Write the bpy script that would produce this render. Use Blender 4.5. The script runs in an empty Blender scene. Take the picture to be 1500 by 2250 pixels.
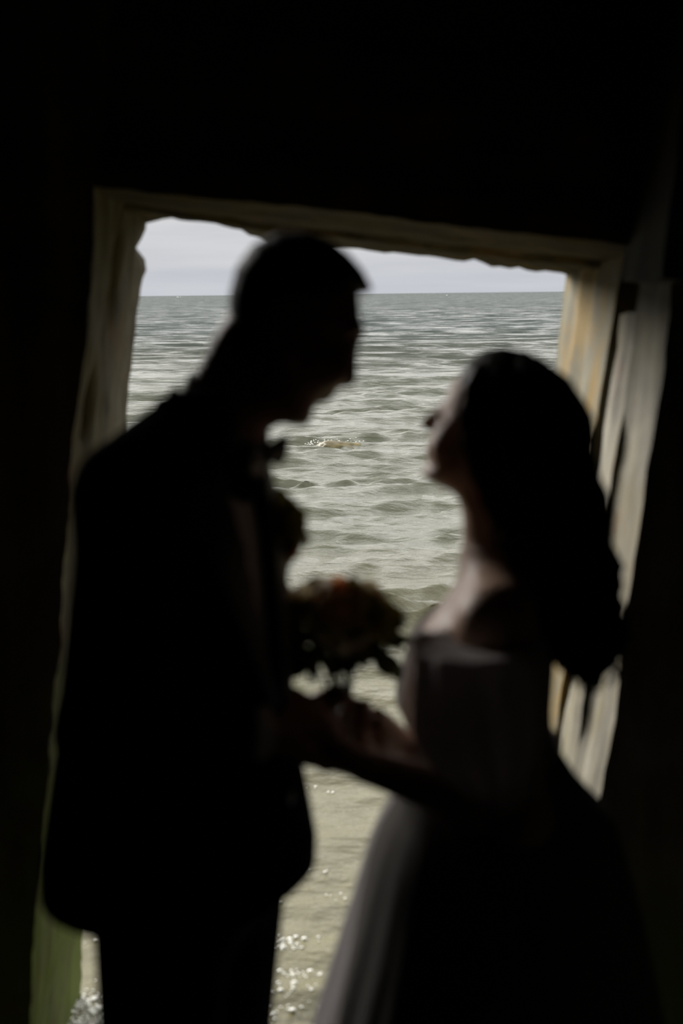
import bpy, bmesh, math, random
import numpy as np
from mathutils import Vector, Matrix, noise

random.seed(7)
rng = np.random.default_rng(7)
C = bpy.context.scene.collection
R = math.radians

# ------------------------------------------------------------------ camera
CAM = Vector((0.0, 0.0, 1.65))
FPX = 3125.0                       # 50 mm lens on a 36 mm high frame of 2250 px
ROT = Matrix.Rotation(R(90 - 8.72), 4, 'X') @ Matrix.Rotation(R(-0.62), 4, 'Z')
cam_d = bpy.data.cameras.new('camera')
cam_d.sensor_fit = 'VERTICAL'
cam_d.sensor_height = 36.0
cam_d.sensor_width = 24.0
cam_d.lens = 50.0
cam_d.clip_start = 0.05
cam_d.clip_end = 20000
cam_d.dof.use_dof = True
cam_d.dof.focus_distance = 20.0
cam_d.dof.aperture_fstop = 2.6
cam_o = bpy.data.objects.new('camera', cam_d)
C.objects.link(cam_o)
cam_o.matrix_world = Matrix.Translation(CAM) @ ROT
bpy.context.scene.camera = cam_o

# ------------------------------------------------------------------ world: overcast sky
world = bpy.data.worlds.new('overcast_sky')
bpy.context.scene.world = world
world.use_nodes = True
nt = world.node_tree
nt.nodes.clear()
N = nt.nodes.new
wo = N('ShaderNodeOutputWorld'); bg = N('ShaderNodeBackground')
tc = N('ShaderNodeTexCoord'); sep = N('ShaderNodeSeparateXYZ')
nt.links.new(tc.outputs['Generated'], sep.inputs[0])
mp = N('ShaderNodeMapping'); mp.inputs['Scale'].default_value = (2.2, 2.2, 26.0)
nt.links.new(tc.outputs['Generated'], mp.inputs[0])
nz = N('ShaderNodeTexNoise'); nz.inputs['Scale'].default_value = 1.6
nz.inputs['Detail'].default_value = 5.0; nz.inputs['Roughness'].default_value = 0.5
nt.links.new(mp.outputs[0], nz.inputs['Vector'])
cr = N('ShaderNodeValToRGB')
cr.color_ramp.elements[0].position = 0.36; cr.color_ramp.elements[0].color = (0.92, 0.93, 0.95, 1)
cr.color_ramp.elements[1].position = 0.66; cr.color_ramp.elements[1].color = (1.12, 1.11, 1.09, 1)
nt.links.new(nz.outputs['Fac'], cr.inputs[0])
# overcast: greyish haze along the horizon, an even bright cloud cover above it
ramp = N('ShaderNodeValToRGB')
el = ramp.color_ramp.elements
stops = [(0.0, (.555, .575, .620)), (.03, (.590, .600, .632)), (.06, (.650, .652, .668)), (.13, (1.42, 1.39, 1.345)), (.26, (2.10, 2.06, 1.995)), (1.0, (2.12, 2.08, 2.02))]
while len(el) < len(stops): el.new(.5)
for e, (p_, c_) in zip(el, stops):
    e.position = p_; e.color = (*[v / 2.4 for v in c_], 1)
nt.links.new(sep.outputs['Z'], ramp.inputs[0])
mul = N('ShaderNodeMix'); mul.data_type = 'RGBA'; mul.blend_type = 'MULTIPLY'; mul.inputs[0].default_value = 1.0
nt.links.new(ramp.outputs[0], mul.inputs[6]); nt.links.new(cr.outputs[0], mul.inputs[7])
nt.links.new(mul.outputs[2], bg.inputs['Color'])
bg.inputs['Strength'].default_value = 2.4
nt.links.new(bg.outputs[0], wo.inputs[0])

# ------------------------------------------------------------------ veiled sun, off to the left beyond the opening
SUN_DIR = Vector((-math.sin(R(36)) * math.cos(R(16)), math.cos(R(36)) * math.cos(R(16)), math.sin(R(16))))
sun_d = bpy.data.lights.new('veiled_sun', 'SUN')
sun_d.energy = 10.0
sun_d.angle = R(18)
sun_d.color = (1.0, 0.97, 0.92)
sun_o = bpy.data.objects.new('veiled_sun', sun_d)
C.objects.link(sun_o)
sun_o.rotation_euler = SUN_DIR.to_track_quat('Z', 'Y').to_euler()

vs = bpy.context.scene.view_settings
vs.view_transform = 'Standard'
vs.look = 'None'
vs.exposure = 0.0
vs.gamma = 1.0
vs.use_curve_mapping = False


# ================================================================== helpers
def W(px, py, Y):
    """point on the vertical plane at distance Y whose image is (px, py)"""
    d = ROT.to_3x3() @ Vector(((px - 750) / FPX, -(py - 1125) / FPX, -1.0))
    t = (Y - CAM.y) / d.y
    return CAM + d * t


def Wg(px, py, z):
    """point on the horizontal plane at height z"""
    d = ROT.to_3x3() @ Vector(((px - 750) / FPX, -(py - 1125) / FPX, -1.0))
    t = (z - CAM.z) / d.z
    return CAM + d * t


def tag(o, label=None, cat=None, group=None, kind=None):
    if label: o['label'] = label
    if cat: o['category'] = cat
    if group: o['group'] = group
    if kind: o['kind'] = kind
    return o


def empty(name, loc):
    o = bpy.data.objects.new(name, None)
    C.objects.link(o)
    o.location = loc
    o.empty_display_size = 0.1
    return o


def link(name, me, mat=None, parent=None, smooth=True):
    o = bpy.data.objects.new(name, me)
    C.objects.link(o)
    if mat is not None:
        me.materials.clear()
        me.materials.append(mat)
    if smooth:
        me.shade_smooth()
    if parent is not None:
        o.parent = parent
        # vertices are in world space; undo the roots' offsets
        off = Vector((0, 0, 0)); p = parent
        while p is not None:
            off += p.location; p = p.parent
        o.location = -off
    return o


def mesh_np(name, verts, quads):
    me = bpy.data.meshes.new(name)
    nv, nq = len(verts), len(quads)
    me.vertices.add(nv)
    me.vertices.foreach_set('co', np.asarray(verts, np.float32).ravel())
    me.loops.add(nq * 4)
    me.loops.foreach_set('vertex_index', np.asarray(quads, np.int32).ravel())
    me.polygons.add(nq)
    me.polygons.foreach_set('loop_start', np.arange(0, nq * 4, 4, dtype=np.int32))
    me.update(calc_edges=True)
    me.validate()
    return me


def mesh_py(name, verts, faces):
    me = bpy.data.meshes.new(name)
    me.from_pydata([tuple(v) for v in verts], [], faces)
    me.update()
    return me


def tube(points, radii, seg=6):
    """closed tube as verts, faces"""
    pts = [Vector(p) for p in points]
    V, F = [], []
    n = len(pts)
    up = Vector((0.13, 0.91, 0.31))
    for i, p in enumerate(pts):
        t = (pts[min(i + 1, n - 1)] - pts[max(i - 1, 0)])
        t = t.normalized() if t.length > 1e-9 else Vector((0, 0, 1))
        a = t.cross(up)
        if a.length < 1e-4: a = t.cross(Vector((1, 0, 0)))
        a.normalize(); b = t.cross(a)
        r = radii[i] if hasattr(radii, '__len__') else radii
        for k in range(seg):
            an = 2 * math.pi * k / seg
            V.append(p + (a * math.cos(an) + b * math.sin(an)) * r)
    for i in range(n - 1):
        for k in range(seg):
            k2 = (k + 1) % seg
            F.append((i * seg + k, i * seg + k2, (i + 1) * seg + k2, (i + 1) * seg + k))
    F.append(tuple(range(seg - 1, -1, -1)))
    F.append(tuple((n - 1) * seg + k for k in range(seg)))
    return V, F


def join(parts):
    V, F = [], []
    for v, f in parts:
        o = len(V)
        V += list(v)
        F += [tuple(i + o for i in q) for q in f]
    return V, F


# ------------------------------------------------------------------ implicit surfaces
class Field:
    def __init__(s, lo, hi, h):
        s.h = h
        s.lo = np.array(lo, np.float64)
        n = np.ceil((np.array(hi) - s.lo) / h).astype(int) + 1
        s.A = np.full(n, 0.08, np.float32)
        s.ax = [(s.lo[i] + h * np.arange(n[i])).astype(np.float32) for i in range(3)]

    def add(s, prim, k=0.01, op='u', pad=0.03):
        fn, lo, hi = prim
        sl = []
        for i in range(3):
            a = int(max(0, math.floor((lo[i] - pad - s.lo[i]) / s.h)))
            b = int(min(s.A.shape[i], math.ceil((hi[i] + pad - s.lo[i]) / s.h) + 1))
            if b <= a: return s
            sl.append(slice(a, b))
        X = s.ax[0][sl[0]][:, None, None]; Y = s.ax[1][sl[1]][None, :, None]; Z = s.ax[2][sl[2]][None, None, :]
        d = fn(X, Y, Z)
        A = s.A[tuple(sl)]
        if op == 'u':
            hh = np.maximum(k - np.abs(A - d), 0) / k
            s.A[tuple(sl)] = np.minimum(A, d) - hh * hh * k * 0.25
        else:
            d = -d
            hh = np.maximum(k - np.abs(A - d), 0) / k
            s.A[tuple(sl)] = np.maximum(A, d) + hh * hh * k * 0.25
        return s

    def clip(s, fn):
        X = s.ax[0][:, None, None]; Y = s.ax[1][None, :, None]; Z = s.ax[2][None, None, :]
        s.A = np.maximum(s.A, fn(X, Y, Z)).astype(np.float32)
        return s

    def mesh(s, name):
        A = s.A
        A[0], A[-1] = .05, .05; A[:, 0], A[:, -1] = .05, .05; A[:, :, 0], A[:, :, -1] = .05, .05
        I = A < 0
        c = np.zeros(tuple(np.array(A.shape) - 1), np.uint8)
        corners = [(a, b, d) for a in (0, 1) for b in (0, 1) for d in (0, 1)]
        n0, n1, n2 = A.shape
        for a, b, d in corners:
            c += I[a:n0 - 1 + a, b:n1 - 1 + b, d:n2 - 1 + d]
        idx = np.argwhere((c > 0) & (c < 8))
        ids = np.full(c.shape, -1, np.int32)
        ids[idx[:, 0], idx[:, 1], idx[:, 2]] = np.arange(len(idx))
        val = {q: A[idx[:, 0] + q[0], idx[:, 1] + q[1], idx[:, 2] + q[2]] for q in corners}
        acc = np.zeros((len(idx), 3)); cnt = np.zeros(len(idx))
        for p in corners:
            for ax in range(3):
                if p[ax]: continue
                q = list(p); q[ax] = 1; q = tuple(q)
                v0, v1 = val[p], val[q]
                m = (v0 < 0) != (v1 < 0)
                t = np.where(m, v0 / np.where(m, v0 - v1, 1), 0)
                for i in range(3):
                    acc[:, i] += np.where(m, p[i] + (t if i == ax else 0), 0)
                cnt += m
        verts = s.lo + s.h * (idx + acc / cnt[:, None])
        Q = []
        for ax in range(3):
            s0 = [slice(None)] * 3; s1 = [slice(None)] * 3
            s0[ax] = slice(0, -1); s1[ax] = slice(1, None)
            e = np.argwhere(I[tuple(s0)] != I[tuple(s1)])
            if not len(e): continue
            b, d = (ax + 1) % 3, (ax + 2) % 3
            def cell(db, dd):
                q = e.copy(); q[:, b] += db; q[:, d] += dd
                return ids[q[:, 0], q[:, 1], q[:, 2]]
            quad = np.stack([cell(-1, -1), cell(0, -1), cell(0, 0), cell(-1, 0)], 1)
            ins = I[e[:, 0], e[:, 1], e[:, 2]]
            quad[~ins] = quad[~ins][:, ::-1]
            Q.append(quad)
        return mesh_np(name, verts, np.concatenate(Q))


def cap(a, b, r1, r2):
    a = np.array(a, np.float32); b = np.array(b, np.float32)
    ab = b - a; L2 = float(ab @ ab) + 1e-12
    rm = max(r1, r2)
    def fn(X, Y, Z):
        t = np.clip(((X - a[0]) * ab[0] + (Y - a[1]) * ab[1] + (Z - a[2]) * ab[2]) / L2, 0, 1)
        return np.sqrt((X - a[0] - t * ab[0]) ** 2 + (Y - a[1] - t * ab[1]) ** 2 + (Z - a[2] - t * ab[2]) ** 2) - (r1 + t * (r2 - r1))
    return fn, np.minimum(a, b) - rm, np.maximum(a, b) + rm


def ell(c, r, M=None):
    c = np.array(c, np.float32); r = np.array(r, np.float32)
    M = np.eye(3) if M is None else np.array(M)     # rows = local axes
    rm = float(max(r))
    def fn(X, Y, Z):
        x, y, z = X - c[0], Y - c[1], Z - c[2]
        q = [(M[i][0] * x + M[i][1] * y + M[i][2] * z) for i in range(3)]
        k0 = np.sqrt(sum((q[i] / r[i]) ** 2 for i in range(3)))
        k1 = np.sqrt(sum((q[i] / r[i] ** 2) ** 2 for i in range(3))) + 1e-6
        return (k0 * (k0 - 1) / k1).astype(np.float32)
    return fn, c - rm, c + rm


class Stack:
    """stack of ellipses: rows of (py, px centre, half depth, half width)"""
    def __init__(s, rows, Y0, fwd):
        fw = Vector((fwd[0], fwd[1])).normalized(); s.f = (fw.x, fw.y); s.s = (-fw.y, fw.x)
        P = [(W(r[1], r[0], Y0), r[2], r[3]) for r in rows]
        P.sort(key=lambda q: q[0].z)
        s.z = np.array([p[0].z for p in P]); s.cx = np.array([p[0].x for p in P]); s.cy = Y0
        s.a = np.array([p[1] for p in P]); s.b = np.array([p[2] for p in P])

    def uv(s, X, Y, Z):
        dx = X - np.interp(Z, s.z, s.cx).astype(np.float32); dy = Y - s.cy
        return dx * s.f[0] + dy * s.f[1], dx * s.s[0] + dy * s.s[1]

    def dist(s, X, Y, Z, off=0.0, e=2.0):
        u, v = s.uv(X, Y, Z)
        a = np.interp(Z, s.z, s.a).astype(np.float32) + off; b = np.interp(Z, s.z, s.b).astype(np.float32) + off
        q = (np.abs(u / a) ** e + np.abs(v / b) ** e) ** (1 / e)
        return (q - 1) * np.minimum(a, b)

    def prim(s, off=0.0, z0=None, z1=None, e=2.0, extra=None):
        z0 = s.z[0] if z0 is None else z0; z1 = s.z[-1] if z1 is None else z1
        m = max(s.a.max(), s.b.max()) + off
        def fn(X, Y, Z):
            d = s.dist(X, Y, Z, off, e)
            d = np.maximum(d, np.maximum(Z - z1, z0 - Z))
            if extra is not None: d = np.maximum(d, extra(X, Y, Z, s))
            return d.astype(np.float32)
        return fn, (s.cx.min() - m, s.cy - m, z0), (s.cx.max() + m, s.cy + m, z1)


def prof(pix, Y0, yaw, Rr, w, off=0.0, pivot=None):
    """a side outline (pixels at distance Y0) rounded out to half width w; yaw turns it about the vertical"""
    P = [W(x, y, Y0) for x, y in pix]
    cx = pivot if pivot is not None else sum(p.x for p in P) / len(P)
    poly = np.array([(p.x - cx, p.z) for p in P], np.float32)
    ca, sa = math.cos(yaw), math.sin(yaw)
    def fn(X, Y, Z):
        dx, dy = X - cx, Y - Y0
        u = dx * ca + dy * sa; v = -dx * sa + dy * ca
        u, v, Zb = np.broadcast_arrays(u, v, Z)
        best = np.full(u.shape, 1e9, np.float32); ins = np.zeros(u.shape, bool)
        n = len(poly)
        for i in range(n):
            ax, az = poly[i]; bx, bz = poly[(i + 1) % n]
            ex, ez = bx - ax, bz - az
            wx, wz = u - ax, Zb - az
            t = np.clip((wx * ex + wz * ez) / (ex * ex + ez * ez + 1e-12), 0, 1)
            best = np.minimum(best, (wx - t * ex) ** 2 + (wz - t * ez) ** 2)
            cond = (az <= Zb) != (bz <= Zb)
            if abs(ez) > 1e-9:
                ins ^= cond & (u < ax + (Zb - az) * ex / ez)
        d2 = np.sqrt(best); d2 = np.where(ins, -d2, d2) - off
        ww = w + off
        q = np.maximum(d2 + Rr, 0)
        return (np.sqrt(q * q + (v * Rr / ww) ** 2) - Rr).astype(np.float32)
    m = w + off + 0.02
    ext = max(abs(poly[:, 0]).max() + off, m)
    return fn, (cx - ext, Y0 - max(m, ext * abs(sa) + m), poly[:, 1].min() - off), (cx + ext, Y0 + max(m, ext * abs(sa) + m), poly[:, 1].max() + off)


def hand(F, wrist, fwd, palm, thumb_side, s=1.0, curl=(30, 40, 30), thumb=(35, 20), rw=0.026):
    """palm, four bent fingers of unequal length and a thumb from the side of the palm"""
    wrist = Vector(wrist); f = Vector(fwd).normalized(); p = Vector(palm)
    p = (p - f * p.dot(f)).normalized(); l = f.cross(p) * thumb_side
    offs = (0.030, 0.0105, -0.010, -0.029)
    klen = (0.086, 0.090, 0.086, 0.078)
    lens = ((.042, .026, .020), (.047, .030, .021), (.043, .027, .020), (.033, .020, .018))
    rad = (.0088, .0092, .0086, .0076)
    for i in range(4):
        k0 = wrist + l * offs[i] * 0.62 * s
        kn = wrist + f * klen[i] * s + l * offs[i] * s
        F.add(cap(k0, kn, 0.015 * s, 0.0125 * s), 0.014)
        ang = 0.0; q = kn
        fan = l * (offs[i] * 1.6)
        for j in range(3):
            ang += R(curl[j] + (i - 1) * 3)
            d = (f * math.cos(ang) + p * math.sin(ang) + fan * (1 if j == 0 else .3)).normalized()
            e = q + d * lens[i][j] * s
            F.add(cap(q, e, rad[i] * s * (1 - .08 * j), rad[i] * s * (.92 - .08 * j)), 0.005)
            q = e
    F.add(ell(wrist + f * .05 * s + p * .006 * s, (.036 * s, .046 * s, .015 * s), [l, f, p]), 0.015)
    b = wrist + f * .022 * s + l * .024 * s + p * .006 * s
    a1, a2 = R(thumb[0]), R(thumb[0] - thumb[1])
    m = b + (f * math.cos(a1) + l * math.sin(a1) + p * .45).normalized() * .046 * s
    e = m + (f * math.cos(a2) + l * math.sin(a2) + p * .55).normalized() * .032 * s
    t = e + (f * math.cos(a2 - .3) + l * math.sin(a2 - .3) + p * .6).normalized() * .024 * s
    F.add(cap(b, m, .017 * s, .012 * s), 0.012); F.add(cap(m, e, .0115 * s, .0105 * s), 0.005); F.add(cap(e, t, .0105 * s, .008 * s), 0.004)
    return [wrist + f * klen[1] * s]


# ------------------------------------------------------------------ materials
def new_mat(name):
    m = bpy.data.materials.new(name)
    m.use_nodes = True
    b = m.node_tree.nodes['Principled BSDF']
    return m, m.node_tree, b


def simple(name, col, rough=0.6, var=0.15, scale=40.0, sheen=0.0, spec=0.5, bump=0.0, stretch=None):
    m, t, b = new_mat(name)
    tcn = t.nodes.new('ShaderNodeTexCoord'); n = t.nodes.new('ShaderNodeTexNoise')
    n.inputs['Scale'].default_value = scale; n.inputs['Detail'].default_value = 4
    src = tcn.outputs['Object']
    if stretch:
        mpp = t.nodes.new('ShaderNodeMapping'); mpp.inputs['Scale'].default_value = stretch
        t.links.new(src, mpp.inputs[0]); src = mpp.outputs[0]
    t.links.new(src, n.inputs['Vector'])
    r = t.nodes.new('ShaderNodeValToRGB')
    r.color_ramp.elements[0].position = .3; r.color_ramp.elements[1].position = .7
    r.color_ramp.elements[0].color = (*[c * (1 - var) for c in col], 1)
    r.color_ramp.elements[1].color = (*[min(1, c * (1 + var)) for c in col], 1)
    t.links.new(n.outputs['Fac'], r.inputs[0]); t.links.new(r.outputs[0], b.inputs['Base Color'])
    b.inputs['Roughness'].default_value = rough
    b.inputs['Specular IOR Level'].default_value = spec
    if sheen: b.inputs['Sheen Weight'].default_value = sheen
    if bump:
        bu = t.nodes.new('ShaderNodeBump'); bu.inputs['Strength'].default_value = bump; bu.inputs['Distance'].default_value = .002
        t.links.new(n.outputs['Fac'], bu.inputs['Height']); t.links.new(bu.outputs[0], b.inputs['Normal'])
    return m


def cloth_translucent(name, col, trans=0.5, var=.1, scale=120):
    m = simple(name, col, .85, var, scale, spec=.1, bump=.15)
    t = m.node_tree; b = t.nodes['Principled BSDF']
    tr = t.nodes.new('ShaderNodeBsdfTranslucent'); mx = t.nodes.new('ShaderNodeMixShader')
    tr.inputs[0].default_value = (*col, 1); mx.inputs[0].default_value = trans
    out = t.nodes['Material Output']
    t.links.new(b.outputs[0], mx.inputs[1]); t.links.new(tr.outputs[0], mx.inputs[2]); t.links.new(mx.outputs[0], out.inputs['Surface'])
    return m


def concrete(name, dark, light, lichen=None, lichen_amt=0.0, moss_z=None, rust=0.0, stretch=(7, 7, .8)):
    """weathered board-marked concrete: streaks, blotches, lichen, moss, rust stains"""
    m, t, b = new_mat(name)
    L = t.links.new
    tcn = t.nodes.new('ShaderNodeTexCoord')
    mpp = t.nodes.new('ShaderNodeMapping'); mpp.inputs['Scale'].default_value = stretch
    mpp.inputs['Rotation'].default_value = (0, R(-6.7), 0)
    L(tcn.outputs['Object'], mpp.inputs[0])
    n1 = t.nodes.new('ShaderNodeTexNoise'); n1.inputs['Scale'].default_value = 1.6; n1.inputs['Detail'].default_value = 6; n1.inputs['Roughness'].default_value = .6
    L(mpp.outputs[0], n1.inputs['Vector'])
    n2 = t.nodes.new('ShaderNodeTexNoise'); n2.inputs['Scale'].default_value = 5.0; n2.inputs['Detail'].default_value = 8; n2.inputs['Roughness'].default_value = .62
    L(tcn.outputs['Object'], n2.inputs['Vector'])
    mix = t.nodes.new('ShaderNodeMath'); mix.operation = 'MULTIPLY_ADD'; mix.inputs[1].default_value = .62
    sc = t.nodes.new('ShaderNodeMath'); sc.operation = 'MULTIPLY'; sc.inputs[1].default_value = .38
    L(n2.outputs['Fac'], sc.inputs[0]); L(n1.outputs['Fac'], mix.inputs[0]); L(sc.outputs[0], mix.inputs[2])
    r = t.nodes.new('ShaderNodeValToRGB'); r.color_ramp.elements[0].position = .36; r.color_ramp.elements[1].position = .62
    r.color_ramp.elements[0].color = (*dark, 1); r.color_ramp.elements[1].color = (*light, 1)
    L(mix.outputs[0], r.inputs[0])
    col = r.outputs[0]
    def layer(col, c2, scale, lo, hi, amt, gate=None, st=None):
        n = t.nodes.new('ShaderNodeTexNoise'); n.inputs['Scale'].default_value = scale; n.inputs['Detail'].default_value = 7; n.inputs['Roughness'].default_value = .7
        src = tcn.outputs['Object']
        if st:
            q = t.nodes.new('ShaderNodeMapping'); q.inputs['Scale'].default_value = st; q.inputs['Location'].default_value = (3.1, 1.7, 5.2)
            L(src, q.inputs[0]); src = q.outputs[0]
        L(src, n.inputs['Vector'])
        mr = t.nodes.new('ShaderNodeMapRange'); mr.inputs['From Min'].default_value = lo; mr.inputs['From Max'].default_value = hi; mr.inputs['To Max'].default_value = amt
        L(n.outputs['Fac'], mr.inputs['Value'])
        f = mr.outputs[0]
        if gate is not None:
            g = t.nodes.new('ShaderNodeMath'); g.operation = 'MULTIPLY'; L(f, g.inputs[0]); L(gate, g.inputs[1]); f = g.outputs[0]
        x = t.nodes.new('ShaderNodeMix'); x.data_type = 'RGBA'; x.inputs[7].default_value = (*c2, 1)
        L(f, x.inputs[0]); L(col, x.inputs[6])
        return x.outputs[2]
    if rust: col = layer(col, (.13, .05, .02), 4.0, .56, .72, rust)
    if lichen: col = layer(col, lichen, 7.0, .46, .58, lichen_amt, st=(1, 1, .5))
    if moss_z is not None:
        sp = t.nodes.new('ShaderNodeSeparateXYZ'); L(tcn.outputs['Object'], sp.inputs[0])
        g = t.nodes.new('ShaderNodeMapRange'); g.inputs['From Min'].default_value = moss_z + .5; g.inputs['From Max'].default_value = moss_z
        L(sp.outputs['Z'], g.inputs['Value'])
        col = layer(col, (.10, .13, .03), 3.0, .30, .50, .9, gate=g.outputs[0])
    L(col, b.inputs['Base Color'])
    b.inputs['Roughness'].default_value = .92; b.inputs['Specular IOR Level'].default_value = .15
    bu = t.nodes.new('ShaderNodeBump'); bu.inputs['Strength'].default_value = .6; bu.inputs['Distance'].default_value = .012
    L(mix.outputs[0], bu.inputs['Height']); L(bu.outputs[0], b.inputs['Normal'])
    return m


M = {}
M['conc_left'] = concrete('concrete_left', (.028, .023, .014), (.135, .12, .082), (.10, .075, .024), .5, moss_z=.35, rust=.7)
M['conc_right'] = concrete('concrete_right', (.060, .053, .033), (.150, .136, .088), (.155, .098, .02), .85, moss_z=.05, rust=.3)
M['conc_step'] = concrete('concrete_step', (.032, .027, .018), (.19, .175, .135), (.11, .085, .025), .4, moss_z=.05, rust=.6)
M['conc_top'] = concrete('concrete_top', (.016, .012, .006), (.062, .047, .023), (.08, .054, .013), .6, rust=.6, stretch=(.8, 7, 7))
M['conc_dark'] = concrete('concrete_shade_dark', (.018, .017, .014), (.05, .048, .04), rust=.2)  # concrete darkened so the chamber and niche stay as black as shade
M['floor'] = concrete('floor_shade_dark', (.014, .013, .011), (.04, .037, .03), stretch=(2, 2, 2))  # floor colour lowered to hold the chamber's shade and cut bounced light
M['skin_man'] = simple('skin_tanned', (.40, .215, .13), .5, .06, 60, spec=.35)
M['skin_woman'] = simple('skin_fair', (.56, .36, .26), .5, .05, 60, spec=.35)
M['hair_black'] = simple('hair_black', (.006, .005, .004), .6, .3, 150, spec=.2, bump=.5)
M['hair_dark'] = simple('hair_dark_brown', (.014, .010, .006), .55, .35, 90, spec=.3, stretch=(1, 1, .2))
M['wool_navy'] = simple('wool_navy', (.0055, .0075, .012), .95, .2, 300, spec=.05, bump=.2)
M['wool_black'] = simple('wool_black', (.006, .006, .008), .95, .2, 300, spec=.05, bump=.2)
M['satin_black'] = simple('satin_black', (.006, .006, .009), .5, .1, 60, spec=.3)
M['shirt'] = simple('shirt_white', (.80, .76, .76), .85, .03, 200, spec=.1)
M['leather'] = simple('leather_black', (.01, .009, .008), .4, .2, 80)
M['button'] = simple('button_black', (.012, .012, .013), .4, .1, 80)
M['dress'] = cloth_translucent('dress_ivory_lace', (.66, .61, .60), .4, .1, 70)
M['tulle'] = cloth_translucent('skirt_ivory_tulle', (.82, .77, .77), .55, .06, 30)
M['overskirt'] = cloth_translucent('overskirt_shaded', (.20, .185, .17), .03, .06, 30)  # same pale skirt, with the shade of its unlit side put into the colour
M['leaf'] = simple('leaf_green', (.13, .17, .055), .6, .4, 25, spec=.3)
M['leaf_sage'] = simple('leaf_sage', (.36, .42, .30), .7, .2, 25, spec=.2)
M['leaf_olive'] = simple('leaf_olive', (.32, .29, .06), .6, .3, 25, spec=.3)
M['rose_peach'] = simple('rose_peach', (.78, .40, .20), .7, .15, 40, spec=.2)
M['rose_cream'] = simple('rose_cream', (.80, .70, .48), .7, .12, 40, spec=.2)
M['rose_green'] = simple('bloom_green', (.42, .40, .09), .7, .2, 40, spec=.2)
for _k in ('leaf', 'leaf_sage', 'leaf_olive', 'rose_peach', 'rose_cream', 'rose_green'):
    _t = M[_k].node_tree; _b = _t.nodes['Principled BSDF']
    _tr = _t.nodes.new('ShaderNodeBsdfTranslucent'); _mx = _t.nodes.new('ShaderNodeMixShader'); _mx.inputs[0].default_value = .5
    _t.links.new(_b.inputs['Base Color'].links[0].from_socket, _tr.inputs[0])
    _t.links.new(_b.outputs[0], _mx.inputs[1]); _t.links.new(_tr.outputs[0], _mx.inputs[2]); _t.links.new(_mx.outputs[0], _t.nodes['Material Output'].inputs['Surface'])
M['stem'] = simple('stem_green', (.05, .075, .025), .6, .2, 40)
M['ribbon'] = simple('ribbon_cream', (.5, .45, .40), .5, .05, 60)
M['rock'] = simple('wet_rock', (.085, .068, .022), .7, .5, 6, spec=.5, bump=.8)
M['foam'] = simple('foam_white', (.80, .80, .77), .9, .05, 30, spec=.1)


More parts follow.
